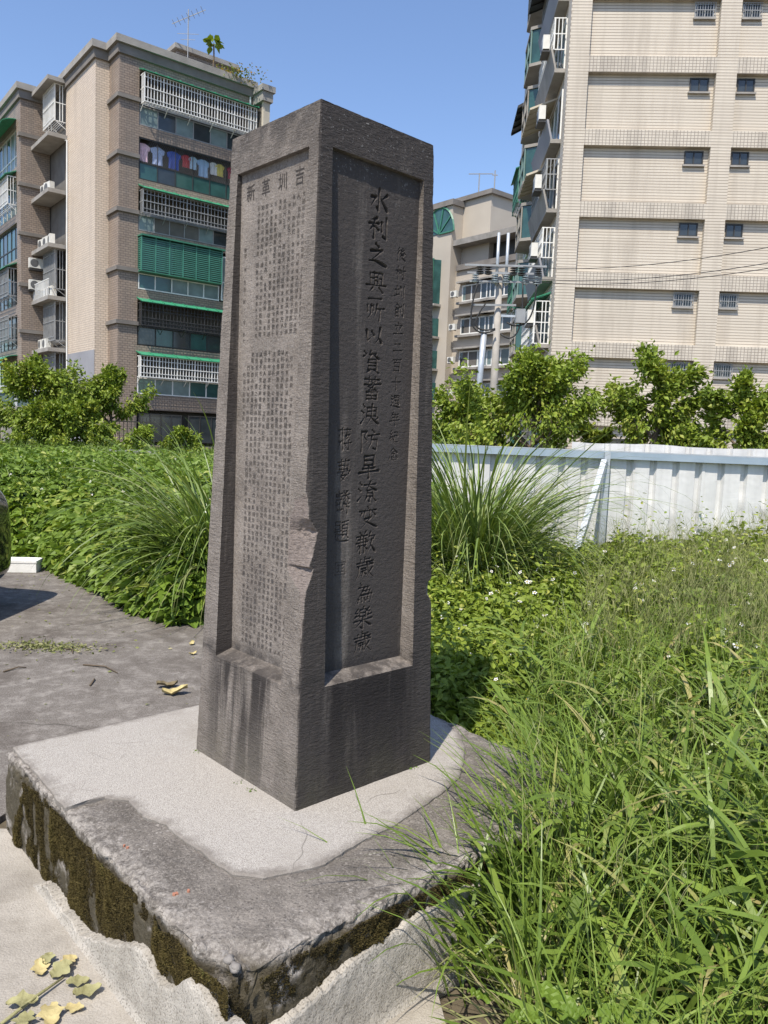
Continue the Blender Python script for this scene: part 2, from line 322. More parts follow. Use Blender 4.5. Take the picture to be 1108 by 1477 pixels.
def engrave(X, Z, D, ch, cx, cz, w_, h_, r0, slant=.10):
    """carve the strokes of ch into depth array D over coordinate arrays X, Z"""
    jig = rng.normal(0, 1.3, 400); k = 0
    for stk in GL[ch].split('|'):
        taper = stk[-1] if stk[-1] in '<>' else ''; pts = [tuple(map(float, p.split(','))) for p in stk.rstrip('<>').split()]
        q = []
        for (x, y) in pts:
            x += jig[k % 400]; y += jig[(k+7) % 400]; k += 1
            q.append((cx+(x-50)/100*w_, cz-((y-50)/100+slant*((x-50)/100))*h_*-1*-1 + slant*(x-50)/100*h_*1.6))
        L = sum(math.dist(q[i], q[i+1]) for i in range(len(q)-1)); s0 = 0
        for i in range(len(q)-1):
            a, b = np.array(q[i]), np.array(q[i+1]); l = np.linalg.norm(b-a); n = max(1, int(l/.01))
            mg = r0*2.2
            xi = np.where((X[:, 0] > min(a[0], b[0])-mg) & (X[:, 0] < max(a[0], b[0])+mg))[0]; zi = np.where((Z[0] > min(a[1], b[1])-mg) & (Z[0] < max(a[1], b[1])+mg))[0]
            if len(xi) == 0 or len(zi) == 0: s0 += l; continue
            sl_ = np.ix_(xi, zi); px = X[sl_]; pz = Z[sl_]
            t = np.clip(((px-a[0])*(b[0]-a[0])+(pz-a[1])*(b[1]-a[1]))/(l*l+1e-12), 0, 1)
            d = np.hypot(px-a[0]-t*(b[0]-a[0]), pz-a[1]-t*(b[1]-a[1])); u = (s0+t*l)/max(L, 1e-6)
            if taper == '<': rr = r0*(1.25-1.0*u)
            elif taper == '>': rr = r0*(.55+1.0*u-.9*np.clip(u-.85, 0, 1)*4)
            else: rr = r0*(1.12-.55*np.sin(np.pi*np.clip(u, 0, 1))*.8)
            D[sl_] = np.maximum(D[sl_], np.clip(rr-d, 0, None)*1.7)
            s0 += l
def stone_mat():
    m = Mat('tooled stone'); v = m.coord(); panel = m.attr('panel'); chip = m.attr('chip'); groove = m.attr('groove')
    c = m.n('TexCoord').outputs['Object']
    base = m.ramp(m.noise(v, 7, 7, .65), [(.28, (.138, .119, .102)), (.5, (.225, .196, .170)), (.75, (.305, .268, .236))])
    grain = m.noise(v, 190, 3, .6); base = m.mix(m.g(grain, .52, .78), base, (.30, .28, .265)); base = m.mix(m.math('MULTIPLY', m.g(grain, .46, .28), .75), base, (.06, .052, .05))
    warm = m.g(m.noise(v, 2.2, 3), .45, .7); base = m.mix(m.math('MULTIPLY', warm, .3), base, (.18, .15, .128))
    # weathering: black run-off streaks below the sills, dark crusting on the top; right side crusting deepened to paint in its shade
    sx = m.n('SeparateXYZ', {0: c}); z = sx.outputs[2]; yy = sx.outputs[1]; xx = sx.outputs[0]
    st = m.n('Mapping', {'Vector': c, 'Scale': (14, 14, 1.1)}).outputs[0]
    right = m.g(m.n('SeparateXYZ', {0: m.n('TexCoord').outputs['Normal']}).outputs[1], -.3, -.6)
    sn = m.noise(st, 1.0, 5, .6); low = m.math('MULTIPLY', m.g(z, .47, .40), m.g(z, -.25, .34))
    inx = m.math('MULTIPLY', m.g(m.math('MINIMUM', m.math('ABSOLUTE', xx), m.math('ABSOLUTE', yy)), .27, .17), 1.0)
    streak = m.math('MULTIPLY', m.math('MULTIPLY', m.g(m.math('ADD', sn, m.math('MULTIPLY', right, .10)), .44, .56), low), inx)
    crust_shade = m.math('MULTIPLY', m.g(m.math('ADD', m.noise(st, .55, 6, .6), m.math('MULTIPLY', right, .24)), .45, .68), m.math('ADD', .26, m.math('MULTIPLY', right, .68)))  # mottled staining plus painted shade on surfaces facing right, keyed to the normal
    base = m.mix(m.math('MULTIPLY', crust_shade, m.math('SUBTRACT', 1.0, chip)), base, (.050, .0435, .041))
    base = m.mix(m.math('MULTIPLY', streak, .88), base, (.020, .017, .017))
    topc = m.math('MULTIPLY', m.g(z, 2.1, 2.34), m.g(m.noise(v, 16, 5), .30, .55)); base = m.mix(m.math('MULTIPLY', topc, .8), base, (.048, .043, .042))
    sill = m.math('MULTIPLY', m.g(m.math('ABSOLUTE', m.math('SUBTRACT', z, .437)), .05, .0), m.g(m.noise(v, 20, 4), .35, .6)); base = m.mix(m.math('MULTIPLY', sill, .8), base, (.045, .04, .038))
    lich = m.math('MULTIPLY', m.g(m.noise(v, 90, 5, .75), .60, .68), m.g(z, 2.0, 2.25)); base = m.mix(lich, base, (.34, .33, .32))
    foot = m.math('MULTIPLY', m.g(z, .25, .0), m.g(m.noise(v, 9, 5), .35, .65)); base = m.mix(m.math('MULTIPLY', foot, .35), base, (.10, .095, .06))
    base = m.mix(m.math('MULTIPLY', chip, .85), base, m.ramp(m.noise(v, 60, 4), [(.3, (.17, .14, .125)), (.7, (.255, .213, .192))]))
    base = m.mix(m.math('MULTIPLY', groove, .75), base, (.016, .014, .013))
    ch = m.n('Mapping', {'Vector': c, 'Scale': (34, 34, 150)}).outputs[0]
    hz = m.noise(ch, 1.0, 5, .65); hf = m.noise(v, 260, 3, .7)
    amt = m.math('SUBTRACT', 1.0, m.math('MULTIPLY', panel, .8))
    nrm = m.bump(m.math('MULTIPLY', hz, amt), .012, 1.0); nrm = m.bump(hf, .0022, 1.0, nrm); nrm = m.bump(m.noise(v, 60, 4), .004, 1.0, nrm)
    return m.done(base, .88, nrm, spec=.25)
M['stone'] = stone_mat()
def build_monument():
    mon = thing('monument', 'tall tapering dark stone monument carved with Chinese inscriptions on its sunk panels', 'monument', MLOC, MROT)
    za = np.linspace(0, PZ0, 69); zb = np.linspace(PZ0+.022, PZ1-.001, 690); zc = np.linspace(PZ1, MH, 24)
    Zr = np.concatenate([za, zb, zc]); inp = np.zeros(len(Zr)); inp[len(za):len(za)+len(zb)] = 1
    # gentle eased sill: first panel row already at panel plane
    def face(ncol, nstrip, axis, coarse=False):
        """returns V (ncols,nrows,3) for the -Y face, or rotated to other faces by axis index"""
        pc = np.linspace(-PXH+.0012, PXH-.0012, ncol); cols = []
        ts = np.linspace(0, 1, nstrip)
        a = A_(Zr)
        for t in ts: cols.append(-a+(a-PXH)*t)
        for x in pc: cols.append(np.full(len(Zr), x))
        for t in ts[::-1]: cols.append(a-(a-PXH)*t)
        X = np.array(cols); nc = len(cols); isp = np.zeros(nc); isp[nstrip:nstrip+ncol] = 1
        Z = np.broadcast_to(Zr, X.shape).copy(); Pm = isp[:, None]*inp[None]
        out = np.broadcast_to(a, X.shape).copy(); G = np.zeros(X.shape); Dp = np.zeros(X.shape)
        if axis == 0:
            mx = '水利之興所以資蓄洩防旱潦變歉歲為樂歲'
            for i, ch in enumerate(mx):
                zc_ = 2.134-.0926*(i+.5); wch = .098 if ch not in '之以' else .1
                engrave(X[nstrip:nstrip+ncol], Z[nstrip:nstrip+ncol], (dd := Dp[nstrip:nstrip+ncol]), ch, .015+rng.normal(0, .002), zc_, wch, .082, .0046 if len(GL[ch]) > 90 else .0062)
            for i, ch in enumerate('後村圳創立二百十週年紀念'):
                engrave(X[nstrip:nstrip+ncol], Z[nstrip:nstrip+ncol], Dp[nstrip:nstrip+ncol], ch, .134, 1.958-.0655*(i+.5), .05, .048, .0031)
            for i, ch in enumerate('蔣夢麟題'):
                engrave(X[nstrip:nstrip+ncol], Z[nstrip:nstrip+ncol], Dp[nstrip:nstrip+ncol], ch, -.103, (1.255, 1.145, 1.035, .93)[i], .066, .082, .0036)
            engrave(X[nstrip:nstrip+ncol], Z[nstrip:nstrip+ncol], Dp[nstrip:nstrip+ncol], '印', -.103, .80, .046, .046, .0022, 0)
            Dp = np.minimum(Dp, .009)*Pm; G = np.clip(Dp/.004, 0, 1)
        rough = fbm(np.stack([X*38+axis*7, Z*0+axis, Z*110], -1), 1, 3)*.0013+fbm(np.stack([X+axis*3, Z*0, Z], -1), 9, 3)*.0022
        edge = np.minimum(np.abs(np.abs(X)-a[None])/.012, 1)
        out = np.where(Pm > 0, PPL+rough*.25-Dp, out+rough*edge)
        V = np.stack([X, -out, Z], -1)
        return V, Pm, G, nc
    Vs, Fs, pan, grv, off = [], [], [], [], 0
    for ax, (nc, ns) in enumerate(((214, 16), (8, 5), (8, 5), (110, 16))):   # right, hidden, hidden, left
        V, Pm, G, n = face(nc, ns, ax)
        c, s = [(1, 0), (0, 1), (-1, 0), (0, -1)][ax]
        Vr = np.stack([c*V[..., 0]-s*V[..., 1], s*V[..., 0]+c*V[..., 1], V[..., 2]], -1).reshape(-1, 3)
        Vs.append(Vr); Fs.append(grid_faces(n, len(Zr), off)); off += len(Vr); pan.append(Pm.ravel()); grv.append(G.ravel())
    nt_ = 60; a1 = float(A_(MH)); g = np.linspace(-a1, a1, nt_); gx, gy = np.meshgrid(g, g, indexing='ij')
    e = np.minimum(np.minimum(a1-np.abs(gx), a1-np.abs(gy))/.03, 1)
    Vt = np.stack([gx, gy, MH+e*(.006+fbm(P3(gx, gy, 0), 30, 3)*.004)], -1).reshape(-1, 3); Vs.append(Vt); Fs.append(grid_faces(nt_, nt_, off))
    pan.append(np.zeros(len(Vt))); grv.append(np.zeros(len(Vt)))
    V = np.concatenate(Vs); pan = np.concatenate(pan); grv = np.concatenate(grv); chip = np.zeros(len(V))
    z = V[:, 2]; a = A_(z)
    # worn arrises
    for sx in (-1, 1):
        for sy in (-1, 1):
            q = sx*V[:, 0]+sy*V[:, 1]; wv = .004+.007*np.clip(fbm(np.stack([z*0+sx*3, z*0+sy*5, z], -1), 26, 4)+.1, 0, 1)+.010*np.clip(fbm(np.stack([z*0+sx, z*0+sy, z], -1), 5, 3)-.35, 0, 1)
            ex = np.clip(q-(2*a-wv), 0, None)/2
            V[:, 0] -= sx*ex; V[:, 1] -= sy*ex
    top = np.clip(np.maximum(np.abs(V[:, 0]), np.abs(V[:, 1]))-a+(z-MH)+.005+.006*np.clip(fbm(V, 22, 3), 0, 1), 0, None)*(z > MH-.04)
    V[:, 2] -= top*.6
    # broken-away piece on the front arris
    def cut(sx, sy, prof):
        zz = np.array([p[0] for p in prof])[::-1]; s1 = np.interp(z, zz, np.array([p[1] for p in prof])[::-1]); s2 = np.interp(z, zz, np.array([p[2] for p in prof])[::-1])
        n = fbm(V, 30, 4); ok = (s1 > .0008); s1 = np.maximum(s1, 1e-4)*(1+.16*n); s2 = np.maximum(s2, 1e-4)*(1+.16*n)
        dx = a-sx*V[:, 0]; dy = a-sy*V[:, 1]; q = dx/s1+dy/s2; t = np.where(ok & (q < 1), (1-q)/(1/s1+1/s2), 0)
        t = t*(1+.14*fbm(V, 70, 3))
        V[:, 0] -= sx*t; V[:, 1] -= sy*t; chip[t > .0012] = 1
    cut(-1, -1, [(1.075, 0, 0), (1.05, .006, .07), (.99, .012, .095), (.945, .052, .118), (.925, .046, .112), (.87, .034, .108), (.83, .020, .10), (.822, .040, .105), (.79, .030, .075), (.745, .010, .03), (.70, .006, .02), (.60, .004, .012), (.5, 0, 0)])
    cut(1, -1, [(.74, 0, 0), (.72, .03, .018), (.68, .035, .025), (.66, .012, .02), (.63, 0, 0)])
    cut(1, -1, [(1.42, 0, 0), (1.40, .012, .010), (1.385, 0, 0)])
    me = np_mesh('monument_shaft', V, Fs, smooth=False, attrs={'panel': pan, 'chip': chip, 'groove': grv})
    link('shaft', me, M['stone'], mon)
    # ---------------- left face: small incised text
    glyph = {}
    dg = bpy.context.evaluated_depsgraph_get()
    def get(ch):
        if ch not in glyph:
            cu = bpy.data.curves.new('g', 'FONT'); cu.body = ch; cu.size = 1; cu.resolution_u = 1; cu.align_x = 'CENTER'
            ob = bpy.data.objects.new('g', cu); COL.objects.link(ob); bpy.context.view_layer.update()
            me_ = bpy.data.meshes.new_from_object(ob.evaluated_get(bpy.context.evaluated_depsgraph_get()))
            v = np.array([tuple(p.co)[:2] for p in me_.vertices]).reshape(-1, 2); f = [tuple(p.vertices) for p in me_.polygons]
            if len(v): v = v-(v.max(0)+v.min(0))/2*np.array([0, 1])-np.array([(v[:, 0].max()+v[:, 0].min())/2, 0])
            glyph[ch] = (v, f); bpy.data.objects.remove(ob); bpy.data.curves.remove(cu); bpy.data.meshes.remove(me_)
        return glyph[ch]
    text = ('後村圳創設於乾隆年間引水灌溉新莊平原農田數千甲先民張氏之功也其水源自大嵙崁溪東流至頭前庄'
            '分三支圳道歷經洪水沖毀屢次重修地方人士集資公議改建水門閘壩以利耕作民國以來政府設水利委員會'
            '統籌管理興工改善幹線支線全長數十公里灌溉面積二千餘甲旱澇無憂年豐歲稔居民感念先人創業維艱'
            '爰立石為記以垂不朽後之來者當知水源之可貴而共維護之')
    def block(mb, y0, dy, ncol, z0, dz, nrow, size, skip=0.0, start=0, jitter=.0014):
        k = start
        for c in range(ncol):
            for r in range(nrow):
                ch = text[k % len(text)]; k += 1
                if random.random() < skip: continue
                v, f = get(ch)
                if not len(v): continue
                y = y0+c*dy+random.gauss(0, jitter); zc_ = z0-r*dz+random.gauss(0, jitter); s = size*random.uniform(.82, 1.1)
                mb.add([(-PPL-.0011, y-p[0]*s, zc_+p[1]*s*1.02) for p in v], f)
    heads, hm = [], []
    for ch, y in zip('吉圳革新', (-.143, -.045, .055, .15)):
        v, f = get(ch); heads.append([(-PPL-.0011, y-p[0]*.056, 2.128+p[1]*.064) for p in v]); mb = MB(); mb.add(heads[-1], f); hm.append(mb)
    M['incised'] = simple('ink dark incised lettering', (.055, .047, .043), (.03, .026, .024), 60, .9)
    M['incised_faint'] = simple('worn incised lettering', (.088, .075, .067), (.055, .047, .042), 60, .9)
    for q in hm: link('heading_character', q.mesh('heading_character'), M['incised'], mon)
    mb = MB(); block(mb, -.116, .0265, 9, 2.062, .0222, 21, .0180, .05); tag(link('inscription', mb.mesh('inscription'), M['incised'], mon), kind='stuff')
    mb = MB(); block(mb, -.169, .0265, 2, 2.062, .0222, 21, .0180, .12, 40); block(mb, .176, .03, 1, 1.93, .0235, 15, .0165, .2, 90); tag(link('inscription', mb.mesh('inscription'), M['incised_faint'], mon), kind='stuff')
    mb = MB(); block(mb, -.100, .0265, 9, 1.548, .0232, 13, .0195, .03, 60); tag(link('inscription', mb.mesh('inscription'), M['incised'], mon), kind='stuff')
    mb = MB(); block(mb, -.127, .0265, 11, 1.246, .0232, 34, .0185, .10, 130); block(mb, -.127, .0265, 1, 1.525, .0232, 12, .0185, .1, 10); block(mb, .1385, .0265, 2, 1.50, .0232, 11, .0185, .25, 70)
    tag(link('inscription', mb.mesh('inscription'), M['incised_faint'], mon), kind='stuff')
build_monument()

# ================================================================== PLINTH
SROT = R(42.5); SC = (-.269, 2.873, 0); SH = .83; ST = .322
def plinth_mats():
    m = Mat('old plinth concrete'); v = m.coord(); c = m.n('TexCoord').outputs['Object']; s = m.n('SeparateXYZ', {0: c})
    col = m.ramp(m.noise(v, 5, 8, .7), [(.25, (.088, .077, .066)), (.5, (.165, .147, .128)), (.72, (.265, .238, .208))])
    col = m.mix(m.math('MULTIPLY', m.g(m.noise(v, 120, 3, .7), .5, .72), .8), col, (.345, .312, .275))
    col = m.mix(m.math('MULTIPLY', m.g(m.noise(v, 150, 2), .44, .3), .8), col, (.07, .062, .055))
    vo = m.n('TexVoronoi', {'Vector': v, 'Scale': 46.0}); col = m.mix(m.math('MULTIPLY', m.g(vo.outputs['Distance'], .3, .2), m.g(m.noise(v, 11, 2), .52, .6)), col, m.mix(m.g(m.noise(v, 70, 1), .4, .6), (.16, .145, .13), (.36, .33, .30)))
    edge = m.g(m.math('MAXIMUM', m.math('ABSOLUTE', s.outputs[0]), m.math('ABSOLUTE', s.outputs[1])), .70, .84)
    col = m.mix(m.math('MULTIPLY', edge, m.g(m.noise(v, 30, 5, .7), .42, .6)), col, (.40, .365, .325))
    side = m.g(s.outputs[2], .305, .28)
    mossy = m.math('MULTIPLY', side, m.g(m.noise(v, 9, 5, .6), .33, .47)); col = m.mix(m.math('MULTIPLY', mossy, .9), col, (.06, .05, .028))
    nrm = m.bump(m.noise(v, 18, 6, .7), .018); nrm = m.bump(m.noise(v, 140, 4, .7), .005, prev=nrm)
    M['old_conc'] = m.done(col, .93, nrm, spec=.2)
    m = Mat('pale cement topping'); v = m.coord()
    col = m.ramp(m.noise(v, 260, 2, .6), [(.30, (.22, .20, .18)), (.46, (.345, .318, .284)), (.72, (.50, .472, .43))])
    col = m.mix(m.math('MULTIPLY', m.g(m.noise(v, 3.5, 6, .6), .5, .75), .5), col, (.36, .33, .295))
    st2 = m.g(m.noise(v, 1.6, 8, .72), .52, .68); col = m.mix(m.math('MULTIPLY', st2, .38), col, (.25, .225, .19))
    ck = m.n('TexVoronoi', {'Vector': m.mix(.10, v, m.n('TexNoise', {'Vector': v, 'Scale': 6.0}).outputs['Color']), 'Scale': 2.1}, feature='DISTANCE_TO_EDGE').outputs['Distance']
    col = m.mix(m.math('MULTIPLY', m.math('MULTIPLY', m.g(ck, .006, .001), m.g(m.noise(v, 2.3, 2), .52, .6)), .7), col, (.10, .09, .08))
    col = m.mix(m.math('MULTIPLY', m.g(m.math('ADD', m.math('MULTIPLY', m.attr('dirt'), .45), m.noise(v, 14, 6, .7)), .62, .95), .8), col, (.17, .15, .13))
    M['topping'] = m.done(col, .88, m.bump(m.noise(v, 240, 3), .004), spec=.3)
    m = Mat('cement skirt'); v = m.coord()
    col = m.ramp(m.noise(v, 8, 7, .65), [(.28, (.30, .275, .235)), (.7, (.50, .465, .41))]); col = m.mix(m.math('MULTIPLY', m.g(m.noise(v, 170, 3), .47, .34), .75), col, (.13, .115, .095))
    M['skirt'] = m.done(col, .92, m.bump(m.noise(v, 170, 4, .7), .005), spec=.25)
    M['moss'] = foliage('moss', (.036, .027, .009), (.105, .082, .024), (.15, .15, .042), .10, .9)
    M['pebble'] = simple('river pebble', (.27, .25, .23), (.17, .155, .14), 18, .6, .003, 80)
    M['orange'] = simple('orange paint fleck', (.42, .19, .12), (.32, .14, .09), 40, .8)
plinth_mats()
def build_plinth():
    pl = thing('plinth', 'low square mossy concrete plinth under the stone monument with a newer pale cement topping', 'plinth', SC, SROT)
    n = 190; g = np.linspace(-1, 1, n); V = []; F = []; off = 0; r = .013
    def addg(P, nu, nv, flip=False):
        nonlocal off
        V.append(P.reshape(-1, 3)); F.append(grid_faces(nu, nv, off, flip)); off += nu*nv
    x, y = np.meshgrid(g*SH, g*SH, indexing='ij'); addg(np.stack([x, y, x*0+ST], -1), n, n)
    zs = np.linspace(-.06, ST, 34); a, z = np.meshgrid(g*SH, zs, indexing='ij')
    addg(np.stack([a, a*0-SH, z], -1), n, 34); addg(np.stack([a, a*0+SH, z], -1), n, 34, True)
    addg(np.stack([a*0-SH, a, z], -1), n, 34, True); addg(np.stack([a*0+SH, a, z], -1), n, 34)
    V = np.concatenate(V); lo = np.array([-SH+r, -SH+r, -9]); hi = np.array([SH-r, SH-r, ST-r]); q = np.clip(V, lo, hi); d = V-q; l = np.linalg.norm(d, axis=1, keepdims=True); nn = d/np.maximum(l, 1e-9)
    V = q+nn*r
    e = np.maximum(np.abs(V[:, 0]), np.abs(V[:, 1])); atedge = np.clip((e-(SH-.06))/.06, 0, 1)*np.clip((V[:, 2]-.2)/.1, 0, 1)
    V += nn*(fbm(V, 24, 4)*.004+fbm(V, 7, 3)*.004)[:, None]
    V -= nn*(atedge*np.clip(fbm(V, 9, 5)-.02, 0, 1)*.036+atedge*np.clip(fbm(V, 34, 3)-.05, 0, 1)*.026)[:, None]
    top = nn[:, 2] > .5; V[:, 2] -= np.where(top & (e < SH-.08), np.clip(V[:, 2]-.3225, 0, 1), 0)
    cx, cy, rr_ = SH-.34, -SH+.34, .34; dx, dy = V[:, 0]-cx, V[:, 1]-cy; rad = np.hypot(dx, dy); m_ = (dx > 0) & (dy < 0) & (rad > rr_); V[:, 0] = np.where(m_, cx+dx*rr_/np.maximum(rad, 1e-6), V[:, 0]); V[:, 1] = np.where(m_, cy+dy*rr_/np.maximum(rad, 1e-6), V[:, 1])
    # broken front corner and the left end of the slab edge
    rc = np.hypot(V[:, 0]+SH, V[:, 1]+SH); br = np.clip(1-rc/.15, 0, 1); V[:, 2] -= np.where(V[:, 2] > .15, br*(.05+.05*fbm(V, 14, 4)), 0)
    V[:, 0] += br*.05; V[:, 1] += br*.045
    link('slab', np_mesh('slab', V, F), M['old_conc'], pl)
    # topping
    px = [(20, 1077), (34, 1062), (95, 1043), (180, 1024), (287, 1002), (340, 985), (420, 966), (520, 985), (600, 1018), (640, 1040), (663, 1056), (672, 1076), (670, 1098), (664, 1118), (640, 1140), (612, 1160), (560, 1193), (520, 1212), (470, 1244), (425, 1256), (380, 1264), (335, 1260), (300, 1236), (285, 1222), (258, 1205), (238, 1188), (205, 1176), (186, 1152), (150, 1149), (95, 1164), (80, 1150), (60, 1122), (35, 1096)]
    inv = Matrix.Rotation(-SROT, 2); out = []
    for p in densify([tuple(on_z(a_, b_, .333)[:2]) for a_, b_ in px], .015, .010, 5.0):
        v2 = inv @ Vector((p[0]-SC[0], p[1]-SC[1])); out.append((max(-SH+.006, min(SH-.02, v2.x)), max(-SH+.02, min(SH-.006, v2.y))))
    b = MB(); nO = len(out); c0 = (sum(p[0] for p in out)/nO, sum(p[1] for p in out)/nO)
    rings = [(1.0, .310), (1.0, .328), (.993, .3325), (.975, .3335), (.95, .3335), (.88, .3335)]; RN = len(rings)
    for sc, z in rings:
        for p in out: b.v.append((c0[0]+(p[0]-c0[0])*sc, c0[1]+(p[1]-c0[1])*sc, z))
    for k in range(RN-1):
        for i in range(nO): b.f.append((k*nO+i, k*nO+(i+1) % nO, (k+1)*nO+(i+1) % nO, (k+1)*nO+i))
    b.f.append(tuple(range((RN-1)*nO, RN*nO)))
    o = b.build('cement_topping', M['topping'], pl); at_ = o.data.attributes.new('dirt', 'FLOAT', 'POINT'); at_.data.foreach_set('value', np.repeat(np.array([1, 1, .9, .6, .3, 0.], np.float32), nO))
    # skirt on the two visible sides (profile of its ragged top edge read off the photograph)
    def skirt(prof, side):
        us = np.linspace(-SH-.055, SH-(.42 if side == 0 else 0), 260); top = np.interp(us, [p[0] for p in prof], [p[1] for p in prof])+fbm(P3(us, side*5., 0), 14, 3)*.016+fbm(P3(us, side*5.+3, 0), 75, 3)*.012
        rows = np.concatenate([np.linspace(0, 1, 26), [1.0, 1.0]]); U, W_ = np.meshgrid(us, rows, indexing='ij'); z = -.03+(top[:, None]+.03)*W_
        o = .040-.024*np.clip(z/.25, 0, 1)+fbm(P3(U, z, side*3.), 9, 4)*.007+fbm(P3(U, z, side*3.), 60, 3)*.002+.012*np.clip(1-z/.03, 0, 1)**2; o = np.where(W_ > .96, o-.004, o); o[:, -2] = .010; o[:, -1] = -.03
        o = np.minimum(o, np.maximum(.055, o))
        P = np.stack([U, -SH-o, z], -1) if side == 0 else np.stack([-SH-o, U, z], -1)
        return P.reshape(-1, 3), grid_faces(260, 28, 0, side == 1)
    a_, f_ = skirt([(-.9, .20), (-.72, .145), (-.64, .162), (-.47, .209), (-.19, .237), (0, .252), (.4, .22), (.9, .2)], 0)
    b_, h_ = skirt([(-.9, .215), (-.80, .215), (-.72, .245), (-.66, .24), (-.60, .17), (-.56, .155), (-.50, .16), (-.42, .185), (-.35, .165), (-.28, .12), (-.23, .105), (-.14, .06), (-.02, .025), (.1, .03), (.25, .036), (.3, .03), (.46, -.02), (.9, -.04)], 1)
    link('cement_skirt', np_mesh('cement_skirt', np.concatenate([a_, b_]), [f_, h_+len(a_)]), M['skirt'], pl)
    skt = {0: lambda u: np.interp(u, [-.9, -.64, -.47, -.19, 0, .4], [.17, .162, .209, .237, .252, .22]), 1: lambda u: np.interp(u, [-.9, -.69, -.6, -.5, -.35, -.23, -.02, .25, .46], [.215, .25, .17, .16, .165, .105, .025, .036, -.02])}
    # moss tufts
    N = 260000; side = rng.integers(0, 2, N); u = rng.uniform(-SH+.0, SH, N); z = rng.uniform(-.01, ST+.0, N)
    lowz = np.where(side == 0, skt[0](u), skt[1](u)); tz = ST-.03+.022*fbm(P3(u, side*4., 1), 10, 3)
    fade = np.where(side == 1, np.interp(u, [-.8, .45, .62, .83], [1, 1, .25, .1]), np.interp(u, [-.83, -.6, -.3, -.1, .05, .5], [1, .8, .95, 1, 1, .5]))
    nz = fbm(P3(u*1.0, z*.6, side*2.), 13, 4); drip = fbm(P3(u*26, z*3.2, side*3.+11), 1, 3); keep = (z > lowz-.03) & (z < tz) & (nz+.55*np.clip(drip-.18, 0, 1)*-2.2 > .20-.62*fade)
    side, u, z, nz = side[keep], u[keep], z[keep], nz[keep]; N = len(u)
    wid = rng.uniform(.0018, .0042, N); ln = rng.uniform(.003, .010, N)*np.clip(.7+nz, .5, 1.4); ang = rng.uniform(0, np.pi, N)
    bumpd = .004+.022*np.clip(nz+.15, 0, 1)
    base = np.where((side == 0)[:, None], np.stack([u, np.full(N, -SH)-bumpd+.006, z], 1), np.stack([np.full(N, -SH)-bumpd+.006, u, z], 1))
    brm = np.clip(1-(u+SH)/.15, 0, 1)*.012; base[:, 0] += np.where(side == 0, brm*.3, brm); base[:, 1] += np.where(side == 0, brm, brm*.3)
    nrm = np.where((side == 0)[:, None], [[0, -1, 0.]], [[-1, 0, 0.]]); t1 = np.where((side == 0)[:, None], [[1, 0, 0.]], [[0, 1, 0.]]); t2 = np.array([[0, 0, 1.]])
    dv = t1*np.cos(ang)[:, None]+t2*np.sin(ang)[:, None]; tip = nrm*.75+t2*rng.uniform(-.2, .9, N)[:, None]+t1*rng.normal(0, .5, N)[:, None]
    P = np.stack([base-dv*wid[:, None], base+dv*wid[:, None], base+tip*ln[:, None]], 1).reshape(-1, 3)
    tint = np.repeat(np.clip(.30+.75*nz+rng.normal(0, .12, N)+.25*(fbm(P3(u, z, 7+side), 5, 2)), 0, 1), 3)
    tag(link('moss', np_mesh('moss', P, np.arange(3*N).reshape(-1, 3), attrs={'tint': tint}), M['moss'], pl), kind='stuff')
    # loose pebbles bedded in the broken corner, paint flecks
    rr = random.Random(3)
    for (x, y) in ((272, 1380), (286, 1379), (292, 1392), (281, 1399), (266, 1394), (247, 1387), (300, 1400), (330, 1415), (352, 1420), (316, 1392)):
        p = on_z(x, y, .30); v2 = inv @ Vector((p[0]-SC[0], p[1]-SC[1]))
        bm = bmesh.new(); bmesh.ops.create_icosphere(bm, subdivisions=2, radius=1)
        s = (rr.uniform(.010, .017), rr.uniform(.008, .015), rr.uniform(.008, .014))
        for v in bm.verts:
            k = 1+.55*float(fbm(np.array(v.co)+x, 1.6, 3)); v.co = Vector((v.co.x*s[0]*k, v.co.y*s[1]*k, v.co.z*s[2]*k))
        me = bpy.data.meshes.new('pebble'); bm.to_mesh(me); bm.free(); me.polygons.foreach_set('use_smooth', [True]*len(me.polygons))
        o = link('pebble', me, M['pebble'], pl, (max(v2.x, -SH+.055), max(v2.y, -SH+.055), .296+rr.uniform(0, .008)), rr.uniform(0, 3))
    for (x, y, s) in ((253, 1290, .006), (272, 1285, .004), (184, 1223, .004), (179, 1220, .003)):
        p = on_z(x, y, .325); v2 = inv @ Vector((p[0]-SC[0], p[1]-SC[1])); b = MB()
        b.prism([(v2.x+s*rr.uniform(.6, 1.5)*math.cos(t*.7), v2.y+s*rr.uniform(.5, 1.4)*math.sin(t*.7)) for t in range(9)], .317, .3285); b.build('paint_fleck', M['orange'], pl)
build_plinth()

